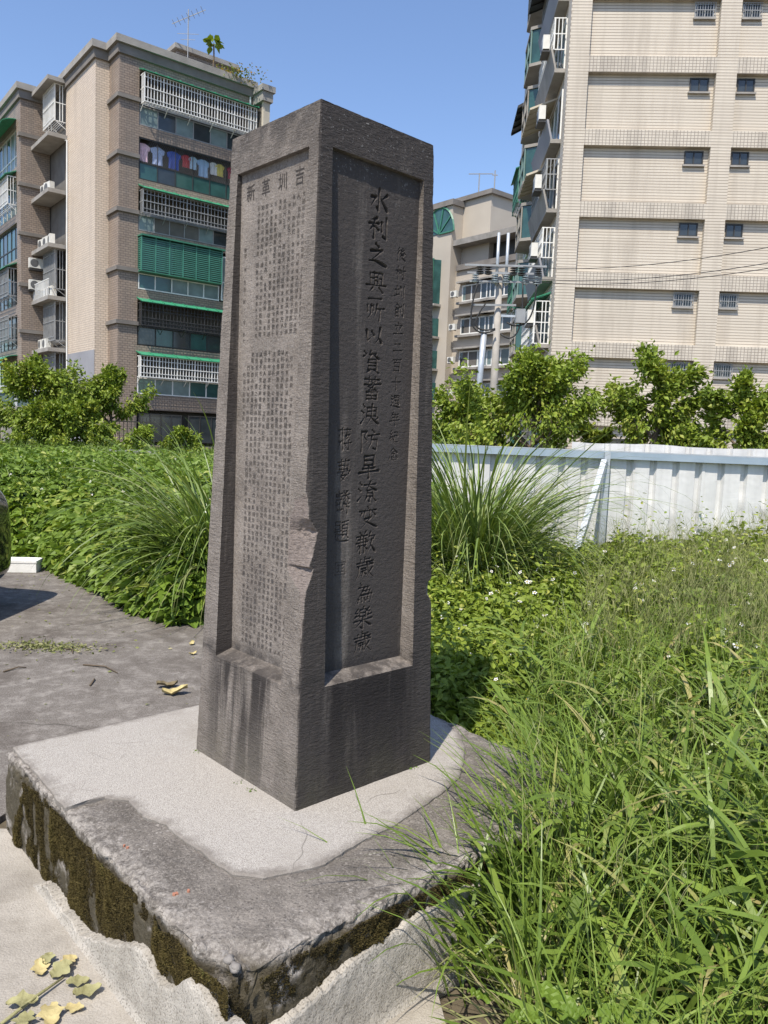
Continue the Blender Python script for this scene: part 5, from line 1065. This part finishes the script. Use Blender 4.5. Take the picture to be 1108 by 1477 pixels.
def near_grass():
    bag = Bag(); ex = np.array([math.cos(SROT), math.sin(SROT)]); ey = np.array([-ex[1], ex[0]])
    # line where the grass meets plinth and walkway
    def inside(x, y, m=.0):
        q = np.stack([x-SC[0], y-SC[1]], 1); return (np.abs(q@ex) < SH+.03+m) & (np.abs(q@ey) < SH+.03+m)
    def region(n, y0, y1, xr=.75):
        y = rng.uniform(y0, y1, n); x = rng.uniform(.0, 1, n)*(y*xr+.25)
        lim = np.interp(y, [.9, 1.8, 2.3, 2.9, 3.6, 4.4], [.50, .40, .40, .60, .66, .8])
        ok = (x > lim) & ~inside(x, y); return x[ok], y[ok]
    # broad arching blades springing from stems
    x, y = region(7600, 1.25, 4.7); n = len(x); hk = np.interp(y, [1.2, 2, 3, 4.6], [.8, .95, 1.05, .95])*np.clip(.55+.55*(x-.35), .55, 1.0)*(.8+.35*fbm(P3(x, y, 0), 1.6, 2))
    z0 = rng.uniform(-.02, .42, n)*hk
    bag.add(blades(P3(x, y, z0), rng.uniform(0, 6.28, n), rng.uniform(.28, .66, n)*np.clip(hk+.15, .5, 1.1), rng.uniform(.010, .029, n), rng.uniform(.1, .9, n), rng.uniform(1.2, 2.5, n), np.where(rng.random(n) < .09, rng.uniform(.85, 1, n), rng.uniform(.2, .85, n)), 7, 1.1), 0)
    x, y = region(2800, 1.25, 4.7); n = len(x)
    bag.add(blades(P3(x, y, -.03), rng.uniform(0, 6.28, n), rng.uniform(.3, .72, n), rng.uniform(.006, .013, n), rng.uniform(0, .35, n), rng.uniform(.5, 1.6, n), rng.uniform(.15, .8, n), 6, 1.2), 0)
    # thin stems
    x, y = region(2600, 1.2, 5.2); n = len(x)
    bag.add(blades(P3(x, y, -.03), rng.uniform(0, 6.28, n), rng.uniform(.35, .75, n), rng.uniform(.003, .0055, n), rng.uniform(0, .35, n), rng.uniform(.15, .8, n), rng.uniform(.3, .9, n), 5), 0)
    # thatch
    x, y = region(8500, 1.0, 4.5); n = len(x)
    bag.add(blades(P3(x, y, 0), rng.uniform(0, 6.28, n), rng.uniform(.2, .5, n), rng.uniform(.004, .012, n), rng.uniform(.6, 1.2, n), rng.uniform(1.2, 2.2, n), rng.uniform(.3, 1, n), 4), 1)
    # long stalks with seed spikes
    x, y = region(300, 1.6, 5.0); n = len(x); L = rng.uniform(.6, .95, n)
    bag.add(blades(P3(x, y, 0), rng.uniform(0, 6.28, n), L, np.full(n, .0042), rng.uniform(0, .15, n), rng.uniform(.15, .7, n), rng.uniform(.3, .9, n), 6), 0)
    m = 14; Bz = np.repeat(np.stack([x, y, L*.80], 1), m, 0)+rng.normal(size=(n*m, 3))*np.array([.03, .03, .10]); bag.add(blades(Bz, rng.uniform(0, 6.28, n*m), rng.uniform(.03, .09, n*m), np.full(n*m, .0022), rng.uniform(.2, .7, n*m), rng.uniform(.5, 1.3, n*m), rng.uniform(.1, .9, n*m), 2), 1)
    # tuft leaning over the plinth edge
    n = 70; B = np.array([.36, 2.16, .02])+rng.normal(size=(n, 3))*np.array([.09, .09, .0]); bag.add(blades(B, rng.normal(R(170), .9, n), rng.uniform(.3, .62, n), rng.uniform(.006, .013, n), rng.uniform(.1, .5, n), rng.uniform(.9, 2.1, n), rng.uniform(.25, .75, n), 7), 0)
    n = 60; B = np.array([.62, 2.42, .05])+rng.normal(size=(n, 3))*np.array([.10, .10, .0]); bag.add(blades(B, rng.normal(R(165), .8, n), rng.uniform(.35, .75, n), rng.uniform(.005, .012, n), rng.uniform(.1, .4, n), rng.uniform(.7, 1.6, n), rng.uniform(.25, .8, n), 7), 0)
    for (bx, by, k_, L0) in ((.70, 2.62, 110, .66), (.80, 2.85, 110, .66), (.52, 2.34, 70, .58), (.86, 3.1, 90, .6), (.95, 2.7, 110, .7)):
        n = k_; B = np.array([bx, by, .0])+rng.normal(size=(n, 3))*np.array([.09, .09, .0]); bag.add(blades(B, rng.normal(R(190), 1.1, n), rng.uniform(.6, 1.2, n)*L0, rng.uniform(.005, .015, n), rng.uniform(.0, .4, n), rng.uniform(.6, 1.9, n), rng.uniform(.2, .85, n), 7), 0)
    # broad leaved plants in the foreground
    def broad(P0, az, L, W_, tilt, tint):
        n, m_ = 12, 7; s = np.linspace(0, 1, n)[:, None]; q = np.linspace(-1, 1, m_)[None]
        hw = W_*np.sin(np.pi*np.clip(s*.86+.10, 0, 1))**.75*(1-.25*s); u = s*L-.12*L*np.abs(q)*(1-s)**3*3; v = q*hw; z = .18*np.abs(q)*hw-.35*L*s**2*.5+.006*np.sin(s*22+q*3)
        X = P0[0]+np.cos(az)*u-np.sin(az)*v; Y = P0[1]+np.sin(az)*u+np.cos(az)*v; Z = P0[2]+z+tilt*u
        V = np.stack([X, Y, Z+0*q], -1).reshape(-1, 3); bag.add((V, grid_faces(n, m_), np.full(n*m_, tint)), 2)
    for (px, py, Yd, az, L, W_, tl, ti) in ((820, 1455, 1.62, 2.4, .085, .034, .35, .55), (815, 1462, 1.6, .2, .06, .024, .1, .42), (772, 1470, 1.62, 2.9, .055, .022, .1, .5), (870, 1468, 1.6, .6, .06, .022, .2, .48), (905, 1475, 1.58, 2.0, .05, .02, .2, .6), (700, 1440, 1.85, 2.6, .05, .018, .2, .5)): broad(on_y(px, py, Yd), az, L, W_, tl, ti)
    tag(bag.build('tall_grass', [M['blade'], M['straw'], M['leaf_weed']]), 'tall tangled green grass crowding the right side of the plinth', 'grass', kind='stuff')
near_grass()
def clump(label, base, n, L, spread_az, w_, seed):
    bag = Bag(); r_ = np.random.default_rng(seed)
    for j in range(4):
        c = np.array([r_.normal(0, .20), r_.normal(0, .16), 0]); k = int(n*r_.uniform(.15, .36)); Lj = L*r_.uniform(.72, 1.06); az = r_.uniform(0, 6.28, k)+.55*np.sin(r_.uniform(0, 6.28, k))
        rad = r_.uniform(0, .16, k); B = c+np.stack([np.cos(az)*rad, np.sin(az)*rad, np.zeros(k)], 1)
        bag.add(blades(B, az, r_.uniform(.5, 1.12, k)*Lj, r_.uniform(.007, .019, k)*w_, r_.uniform(.02, .42, k), r_.uniform(1.1, 2.85, k), np.where(r_.random(k) < .09, r_.uniform(.85, 1, k), r_.uniform(.15, .9, k)), 13, r_.choice([1.2, 1.7])), 0)
        d = max(6, k//9); az = r_.uniform(0, 6.28, d); bag.add(blades(np.tile(c, (d, 1)), az, r_.uniform(.4, .9, d)*Lj, r_.uniform(.006, .012, d), r_.uniform(.3, .9, d), r_.uniform(2.0, 3.0, d), r_.uniform(.2, 1, d), 8), 1)
    o = bag.build('silver_grass', [M['blade_silver'], M['straw']]); o.location = base; return tag(o, label, 'grass clump', 'big arching grass clumps')
pL = at(262, 860, 7.0); pR = at(700, 850, 7.0)
clump('big arching silver grass clump spilling over the flowering weeds beside the asphalt', (pL[0]+.30, 7.0, -.03), 1000, 2.0, None, 1.2, 1)
clump('big arching silver grass clump in front of the hoarding brace', (pR[0]-.12, 7.05, -.03), 1500, 2.45, None, 1.15, 2)
clump('smaller silver grass clump hidden close behind the stone monument', (-.35, 7.4, -.03), 500, 1.75, None, 1.0, 3)
clump('few tall pale grass shoots among the weeds before the garden trees', at(118, 690, 10.5, -.03), 30, 1.55, None, 1.3, 4)

def far_trees():
    n = 24000; x = rng.uniform(-45, 60, n); top = 4.5+2.6*fbm(P3(x, 0, 4), .22, 3)+1.2*fbm(P3(x, 3, 4), .9, 2); z = top*rng.power(1.6, n); y = 96+rng.normal(0, 1.6, n)+3*fbm(P3(x, 8, 0), .15, 2)
    bag = Bag(); bag.add(leaves(P3(x, y, z), rng.uniform(.5, 1.1, n), .38+.3*fbm(P3(x, z, 1), .5, 2)+rng.normal(0, .13, n), up=.4, aspect=.7)); tag(bag.build('distant_trees', M['leaf_tree']), 'distant belt of trees closing the view behind the apartment blocks', 'trees', kind='stuff')
far_trees()

# ================================================================== HOARDING
def hoarding():
    m = Mat('white hoarding sheet'); v = m.coord(); st = m.coord((6, 6, .5))
    col = m.ramp(m.noise(st, 1.5, 5), [(.3, (.53, .525, .51)), (.65, (.65, .645, .625))]); col = m.mix(m.math('MULTIPLY', m.g(m.noise(v, 3, 6, .7), .58, .75), .4), col, (.42, .41, .38))
    M['hoard'] = m.done(col, .45, m.bump(m.noise(v, 2.5, 3), .02), spec=.45)
    A = on_y(655, 646, 8.6); B = on_y(1108, 662, 8.55); d = (B-A)[:2]; ang = math.atan2(d[1], d[0]); ztop = 1.53
    t = thing('hoarding', 'long white corrugated metal hoarding with blue grey top rail behind the grass', 'fence', (A[0], A[1], 0), ang)
    prof = [(0, 0), (.155, 0), (.175, .045), (.215, .045), (.235, 0), (.25, 0)]     # one pan and one recessed valley
    def sheet_mesh(nrep, seed, z0, z1, dent=0):
        xs = []
        for k in range(nrep):
            for (x, o) in prof[:-1]: xs.append((k*.25+x, o))
        xs.append((nrep*.25+.015, 0)); zs = np.linspace(z0, z1, 60); X = np.array([p[0] for p in xs]); O = np.array([p[1] for p in xs]); U, Z = np.meshgrid(X, zs, indexing='ij')
        Oo = np.broadcast_to(O[:, None], U.shape)+fbm(P3(U+seed*7, Z, 0), 1.8, 3)*.012
        for q in range(dent):
            cx, cz = rng.integers(0, nrep)*.25+.195, rng.uniform(.6, 1.25); Oo = Oo-.018*np.exp(-((U-cx)/.035)**2-((Z-cz)/.09)**2)
        V = np.stack([U, Oo, Z], -1).reshape(-1, 3); n = len(V); V2 = V+np.array([0, .0015, 0]); f = grid_faces(len(X), 60); return np_mesh('sheet', V, f)
    x = -1.0; i = 0
    while x < 6.0:
        link('sheet', sheet_mesh(3, i, -.2, ztop-.005, 1+(i % 3)), M['hoard'], t, (x, .012*(i % 2), 0)); x += .75; i += 1
    MB().box(-1.0, 6.1, -.055, -.008, ztop-.075, ztop).build('rail', M['galv_blue'], t); MB().box(-1.0, 6.1, -.056, .07, ztop+.001, ztop+.012).build('rail', M['galv'], t)
    MB().box(-1.0, 6.1, -.05, -.008, .25, .30).build('rail', M['galv_blue'], t)
    d_ = ray(870, 700); s = float(np.linalg.solve(np.array([d_[:2], -d/np.linalg.norm(d)]).T, A[:2])[1]) if True else 0
    for xx in (s, s-2.35, s+2.6, s+5.0 if s+5 < 6 else s+2.6+.9):
        b = MB(); b.box(xx-.03, xx+.03, -.115, -.058, -.2, ztop-.003); b.build('post', M['galv'], t)
        b = MB(); b.bar((xx-.03, -.12, ztop-.10), (xx-.66, -1.15, -.05), .06, .06); b.build('brace', M['galv'], t)
        b = MB(); b.bar((xx-.02, -.10, .45), (xx-.42, -.76, .52), .03); b.build('brace_tie', M['galv_blue'], t)
    # second row of white sheets a little behind, its bent top edge showing above the rail
    t2 = thing('hoarding', 'second white sheet fence with a crumpled top edge just behind the railed hoarding', 'fence', (A[0], A[1]+1.1, 0), ang)
    x = 1.55; i = 0
    while x < 7:
        top = 1.625 if x < 4.0 else 1.74
        me = sheet_mesh(3, i+20, -.2, top, 2); V = np.empty(len(me.vertices)*3, np.float32); me.vertices.foreach_get('co', V); V = V.reshape(-1, 3)
        e = np.clip((V[:, 2]-1.35)/.3, 0, 1); V[:, 2] += e*.02*fbm(P3(V[:, 0]+x, 0, 1), 2.5, 2); V[:, 1] += e*.05*fbm(P3(V[:, 0]+x, 3, 1), 3, 2); me.vertices.foreach_set('co', V.ravel())
        link('sheet', me, M['hoard'], t2, (x, .012*(i % 2), 0)); x += .75; i += 1
hoarding()

# ================================================================== UTILITY POLE AND CABLES
def utility_pole():
    Y = 29.0; S = Y/42.0; base = on_y(708, 640, Y); z_at = lambda y: on_y(705, y, Y)[2]
    t = thing('utility_pole', 'concrete utility pole with crossarms, insulators and hanging cable loops before the distant pale block', 'utility pole', (base[0], base[1], 0))
    top = z_at(392); b = MB(); b.tube([(0, 0, -.3), (0, 0, top)], [.17, .11], 10); b.build('pole', M['wood_pole'], t, True)
    for dx in (-.12, .22):
        b = MB(); b.tube([(dx, -.1, z_at(412)), (dx, -.1, z_at(336))], .055, 8); b.build('conduit_mast', M['galv'], t, True)
    for (yy, x0, x1) in ((385, -1.3, 1.65), (396, -1.2, 1.2), (408, -1.1, 1.5), (442, -1.0, .62)):
        z = z_at(yy); b = MB(); b.bar((x0, -.2, z), (x1, -.2, z+.05), .05, .07); b.build('crossarm', M['grey_metal'], t)
    def insul(x, z, dark):
        b = MB()
        for k in range(4): b.tube([(x, -.25, z+.08*k), (x, -.25, z+.08*k+.025), (x, -.25, z+.08*k+.05)], [.07, .14, .06], 8)
        b.build('insulator', M['dark_metal'] if dark else M['porcelain'], t, True)
    for x in (-.75, -.45, .45, .75, 1.35): insul(x, z_at(384)-.35, True)
    for x in (-.9, -.2, .2, .9, 1.3): insul(x, z_at(408)-.05, False)
    def loop(pts): b = MB(); b.tube(pts, .032, 6); b.build('cable_loop', M['wire'], t, True)
    for x0, x1, za, zb in ((-.8, -.1, 408, 482), (.8, .1, 408, 488), (-.5, -.1, 440, 478), (1.3, .3, 410, 470)):
        pts = []
        for k in range(13):
            s = k/12; x = x0+(x1-x0)*s-(.5*math.sin(math.pi*s) if x0 < 0 else -.3*math.sin(math.pi*s)); z = z_at(za)+(z_at(zb)-z_at(za))*math.sin(math.pi*min(1, s*.62))*1.0; pts.append((x, -.3, z))
        loop(pts)
    b = MB(); b.tube([(-.48, -.2, z_at(480)), (-.55, -.25, z_at(540)), (-.7, -.25, -.2)], .11, 8); b.build('service_pipe', M['galv'], t, True)
    b = MB(); b.box(.62, .95, -.40, -.05, z_at(466), z_at(446)); b.build('junction_box', M['grey_metal'], t); b = MB(); b.bar((.1, -.2, z_at(456)), (.75, -.2, z_at(456)), .08); b.build('box_arm', M['galv'], t)
    # overhead cables: real spans from the pole towards a pole out of view on the right, much nearer
    for i, (y0, px1, py1, lab) in enumerate(((384, 1500, 262, 'topmost black cable slung across the beige wall'), (400, 1500, 292, 'middle black cable slung across the beige wall'), (404, 1500, 304, 'lowest black cable slung across the beige wall'))):
        a = np.array([base[0]+.8, base[1]-.2, z_at(y0)]); e = on_y(px1, py1, 14.0); pts = []
        for k in range(25):
            s = k/24; p = a+(e-a)*s; p[2] -= .55*4*s*(1-s)*1.0; pts.append(tuple(p))
        b = MB(); b.tube(pts, .010, 5); o = b.build('overhead_cable', M['wire'], None, True); tag(o, lab, 'cable', 'overhead cables')
utility_pole()

# ================================================================== GARDEN WALL AND IRON FENCE (far left)
def garden_fence():
    p = on_y(24, 630, 31.0); t = thing('stone_pillar', 'square grey stone pillar with a cap at the end of the iron fence', 'pillar', (p[0], p[1], 0), R(12))
    M['stone_block'] = simple('grey stone block', (.34, .33, .32), (.24, .235, .23), 4, .9, .01, 40)
    for k in range(6): MB().box(-.42+.01*(k % 2), .42-.01*(k % 2), -.42+.012*(k % 2), .42-.01*(k % 2), .34*k+.004, .34*k+.332).build('block', M['stone_block'], t)
    MB().box(-.5, .5, -.5, .5, 2.041, 2.2).build('cap', M['stone_block'], t)
    t = thing('iron_fence', 'black iron railing beside the stone pillar under the garden trees', 'fence', (p[0], p[1], 0), R(12)); b = MB()
    for z in (.35, 1.75):
        MB().box(-7, -.43, -.02, .02, z, z+.05).build('rail', M['dark_metal'], t); MB().box(.43, 5.5, -.02, .02, z, z+.05).build('rail', M['dark_metal'], t)
    me = MB().box(-.014, .014, -.014, .014, 0, 1.95).mesh('bar'); me.materials.append(M['dark_metal'])
    for k in range(42): link('bar', me, None, t, (-.6-k*.15, 0, .02))
    for k in range(32): link('bar', me, None, t, (.6+k*.15, 0, .02))
    p = on_y(30, 600, 34.0); t = thing('entrance_porch', 'white framed glazed porch behind the stone pillar', 'porch', (p[0], p[1], 0), R(38))
    f = Face(t, -2.2, 0, 1, 0); f.window(0, 4.0, .05, 1.9, 0, 5, .1, 'white_paint', ['glass_pale', 'pale_render']); f.window(0, 4.0, 1.95, 2.9, 0, 4, .1, 'white_paint', ['glass', 'glass_pale'], 'transom'); MB().box(-2.4, 2.0, 0, 1.2, 2.95, 3.1).build('roof', M['white_paint'], t)
    p = on_y(235, 640, 24.0); t = thing('rubble_wall', 'low pale stone wall behind the weeds beside the rounded shrub', 'wall', (p[0], p[1], 0), R(6))
    rr = random.Random(5)
    for r_ in range(4):
        x = -1.6
        while x < -.2:
            w_ = rr.uniform(.26, .5); MB().box(x, x+w_-.02, -.15+rr.uniform(-.02, .02), .15, r_*.235-.05, r_*.235+.175-rr.uniform(0, .02)).build('stone', M['stone_block'], t); x += w_
garden_fence()

# ================================================================== CAR at the left edge (only its rear end reaches into view)
def car():
    m = Mat('black car paint'); m.done((.012, .013, .014), .12, spec=.6); m.b.inputs['Coat Weight'].default_value = 1.0; m.b.inputs['Coat Roughness'].default_value = .03; M['car_black'] = m.m
    M['tyre'] = simple('tyre rubber', (.025, .025, .025), (.018, .018, .018), 20, .85); M['tail_red'] = simple('red tail lamp', (.35, .02, .02), (.25, .01, .01), 9, .15); M['rim'] = simple('alloy rim', (.5, .5, .52), (.4, .4, .42), 9, .3, metal=.8)
    M['trim'] = simple('black plastic trim', (.03, .03, .03), (.02, .02, .02), 30, .6)
    # local: +x = rear of the car, y across, origin on the ground under the rear bumper
    t = thing('parked_car', 'glossy black parked car, its rounded rear corner beside the flowering weeds', 'car', (-3.21, 5.95, 0), R(-2))
    secs = []   # rear to front : x, half width, z bottom, z belt, z roof, roof half width
    prof = [(0.0, .66, .30, .72, .80, .60), (-.05, .78, .24, .86, .98, .66), (-.16, .84, .20, .95, 1.16, .66), (-.45, .87, .19, .97, 1.40, .62), (-.9, .88, .18, .97, 1.46, .60), (-1.9, .88, .18, .95, 1.47, .59), (-2.5, .88, .18, .93, 1.40, .58), (-3.2, .87, .18, .90, .98, .66), (-3.9, .85, .19, .82, .88, .68), (-4.2, .76, .22, .68, .74, .6), (-4.3, .62, .30, .58, .62, .5)]
    N = 24; V = []
    for (x, hw, zb, zm, zr, rw) in prof:
        ring = [(hw*.9, zb), (hw, zb+.12), (hw, (zb+zm)/2), (hw*.99, zm-.08), (hw*.95, zm), (rw+.06, zm+(zr-zm)*.6), (rw, zr-.05), (rw*.8, zr-.005)]
        ring = ring+[(0, zr+.01)]+[(-y, z) for (y, z) in ring[::-1]]+[(0, zb-.02)]
        V += [(x, y, z) for (y, z) in ring]
    k = 18; F = []
    for i in range(len(prof)-1):
        for j in range(k): a = i*k+j; b_ = i*k+(j+1) % k; F.append((a, b_, b_+k, a+k))
    F += [tuple(range(k))[::-1], tuple(range((len(prof)-1)*k, len(prof)*k))]
    b = MB(); b.v = V; b.f = F; o = b.build('body', M['car_black'], t, True); sm = o.modifiers.new('s', 'SUBSURF'); sm.levels = 2; sm.render_levels = 2
    for s in (-1, 1):
        b = MB(); b.hexa([(-.62, s*.80, 1.0), (-2.55, s*.82, .99), (-2.3, s*.66, 1.36), (-.85, s*.655, 1.37), (-.62, s*.815, 1.0), (-2.55, s*.83, .99), (-2.3, s*.675, 1.36), (-.85, s*.67, 1.37)]); b.build('side_window', M['glass'], t)
        b = MB(); b.hexa([(-.10, s*.40, .74), (.0, s*.40, .74), (-.035, s*.56, .74), (-.12, s*.56, .74), (-.10, s*.40, .86), (-.02, s*.40, .86), (-.05, s*.56, .86), (-.12, s*.56, .86)]); b.build('tail_lamp', M['tail_red'], t)
        for x in (-.78, -3.35):
            wv = MB(); n = 20
            wv.tube([(x, s*.70, .31), (x, s*.72, .31), (x, s*.885, .31), (x, s*.895, .31)], [.27, .31, .31, .28], n); w_ = wv.build('wheel', M['tyre'], t, True); b = MB(); b.tube([(x, s*.885, .31), (x, s*.902, .31)], .20, n); b.build('rim', M['rim'], w_)
    b = MB(); b.hexa([(-.06, -.55, .98), (-.06, .55, .98), (-.05, .55, .985), (-.05, -.55, .985), (-.34, -.5, 1.33), (-.34, .5, 1.33), (-.33, .5, 1.335), (-.33, -.5, 1.335)]); b.build('rear_window', M['glass'], t)
    b = MB(); b.box(-.1, .004, -.45, .45, .30, .36); b.build('bumper_trim', M['trim'], t)
    b = MB(); b.box(0, .02, -.26, .26, .5, .62); b.build('number_plate', M['white_paint'], t)
car()

# ================================================================== SMALL THINGS ON THE GROUND
def small_things():
    M['foam'] = simple('white foam', (.80, .80, .78), (.70, .70, .67), 10, .8, .003, 60)
    p = on_z(27, 826, 0); t = thing('foam_box', 'white foam box lying on the asphalt beside the flowering weeds', 'box', (p[0], p[1]+.12, .002), R(8))
    b = MB(); b.box(-.16, .16, -.12, .12, 0, .10); b.build('tray', M['foam'], t); MB().box(-.165, .165, -.125, .125, .101, .125).build('lid', M['foam'], t)
    M['dry_leaf'] = simple('dry leaf', (.50, .42, .20), (.33, .27, .12), 30, .8, .004, 60); M['wilt'] = simple('wilting leaf', (.33, .31, .15), (.19, .18, .08), 22, .7, .004, 70); M['twig'] = simple('twig', (.12, .09, .06), (.08, .06, .04), 20, .9); M['litter'] = simple('brown litter', (.22, .18, .10), (.13, .10, .06), 25, .9)
    def leaf_mesh(L, W_, lobes, curl, seed):
        r = random.Random(seed); n = 11; V = []; F = []
        for i in range(n):
            s = i/(n-1); hw = W_*math.sin(math.pi*min(1, s*.93+.06))**.8*(1+.28*math.sin(s*lobes*6.28))*r.uniform(.85, 1.1)
            for j in range(5):
                q = (j-2)/2; V.append((s*L, q*hw, .004+curl*(q*q*.5+.35*math.sin(s*5+seed)+.25*s*s)*W_+.004*r.random()))
        for i in range(n-1):
            for j in range(4): a = i*5+j; F.append((a, a+5, a+6, a+1))
        zmin = min(v[2] for v in V); V = [(x, y, z-zmin+.001) for x, y, z in V]
        b = MB(); b.v = V; b.f = F; return b.mesh('leaf', True)
    # wilted sprig on the walkway
    a = on_z(18, 1470, .004); c = on_z(85, 1420, .004); t = thing('wilted_sprig', 'wilted yellow green leafy sprig lying on the pale walkway', 'leaf litter', (a[0], a[1], .005))
    d = np.array([c[0]-a[0], c[1]-a[1]]); az = math.atan2(d[1], d[0]); L = np.linalg.norm(d)
    b = MB(); b.tube([(-.10*math.cos(az), -.10*math.sin(az), .006), (d[0]*.5, d[1]*.5, .014), (d[0]*1.1, d[1]*1.1, .010)], [.005, .0045, .003], 6); b.build('stem', M['wilt'], t, True)
    for k, (px, py, ang_, Lf, Wf) in enumerate(((60, 1408, 120, .075, .022), (75, 1412, 60, .07, .030), (55, 1445, 200, .09, .026), (70, 1450, -60, .10, .03), (95, 1422, 20, .07, .022), (105, 1440, 30, .085, .024), (95, 1452, -10, .06, .018), (40, 1462, -80, .08, .025), (66, 1394, 100, .05, .018), (88, 1395, 60, .06, .024))):
        p = on_z(px, py, .01); o = link('leaf', leaf_mesh(Lf*.9, Wf, 2.5, .5, k+3), M['wilt'] if k % 3 else M['dry_leaf'], t, (p[0]-a[0], p[1]-a[1], .001+.004*(k % 3)), R(ang_))
    for (px, py, lab, sz, ang_) in ((248, 1003, 'large curled dry leaf by the plinth edge on the asphalt', .15, 10), (240, 994, 'dark brown curled leaf just behind the large dry leaf', .13, 30), (285, 946, 'small pale dry leaf on the asphalt near the monument edge', .06, 40), (286, 932, 'tiny crumpled dry leaf on the asphalt near the weeds', .06, 80)):
        p = on_z(px, py, .0); o = link('dry_leaf', leaf_mesh(sz, sz*.28, 3, 1.0, px), M['dry_leaf'] if 'dark' not in lab else M['litter'], None, (p[0]-.06, p[1], .003), R(ang_)); tag(o, lab, 'leaf', 'fallen leaves on the asphalt')
    for k, (x0, y0, x1, y1, lab) in enumerate(((120, 960, 170, 972, 'long thin dark twig lying across the asphalt'), (5, 970, 38, 964, 'dark twig on the asphalt near the walkway'), (130, 990, 136, 980, 'very short twig on the asphalt'), (95, 937, 105, 944, 'short twig beside the pile of dry litter'))):
        p, q = on_z(x0, y0, 0), on_z(x1, y1, 0); b = MB(); mx, my = (q[0]-p[0])*.55, (q[1]-p[1])*.5+.04; b.tube([(0, 0, .006), (mx, my, .012), (q[0]-p[0], q[1]-p[1], .006)], [.006, .005, .003], 5); tag(b.build('twig', M['twig'], None, True, (p[0], p[1], 0)), lab, 'twig', 'twigs on the asphalt')
    # pile of dry litter
    c = on_z(65, 934, 0); n = 700; P = np.stack([c[0]+rng.normal(0, .20, n), c[1]+rng.normal(0, .06, n), np.abs(rng.normal(0, .012, n))+.003], 1); bag = Bag(); bag.add(leaves(P, rng.uniform(.012, .04, n), rng.uniform(0, 1, n), aspect=.5)); o = bag.build('dry_litter', M['straw']); tag(o, 'low pile of dry grass litter on the asphalt', 'litter', kind='stuff')
    # crumbs of gravel and leaf scraps scattered over the asphalt and along the weed edge
    n = 2600; x = rng.uniform(-5, -.4, n); y = rng.uniform(3.2, 9, n); e = left_bed_front(x); ok = y < e; x, y = x[ok], y[ok]; w_ = rng.random(len(x)) < np.clip(np.exp(-(left_bed_front(x)-y)*1.6)+.10, 0, 1); x, y = x[w_], y[w_]; n = len(x)
    bag = Bag(); bag.add(leaves(np.stack([x, y, np.full(n, .004)], 1), rng.uniform(.008, .035, n), rng.uniform(0, 1, n), up=1.5, aspect=.6, D=rng.normal(size=(n, 3))*np.array([1, 1, .15]))); tag(bag.build('leaf_scraps', M['straw']), 'scattered scraps of dry leaf along the asphalt edge', 'litter', kind='stuff')
    # tiny weeds rooted along the monument foot
    bag = Bag()
    for (px, py, k) in ((284, 1082, 26), (362, 1140, 14), (345, 1128, 8), (600, 1108, 16)):
        p = on_z(px, py, .335); n = k; bag.add(leaves(p+rng.normal(size=(n, 3))*np.array([.012, .012, .002]), rng.uniform(.006, .014, n), rng.uniform(.1, .5, n), tris=6))
    tag(bag.build('foot_weeds', M['leaf_weed']), 'tiny weeds rooted along the foot of the stone monument', 'weeds', kind='stuff')
small_things()
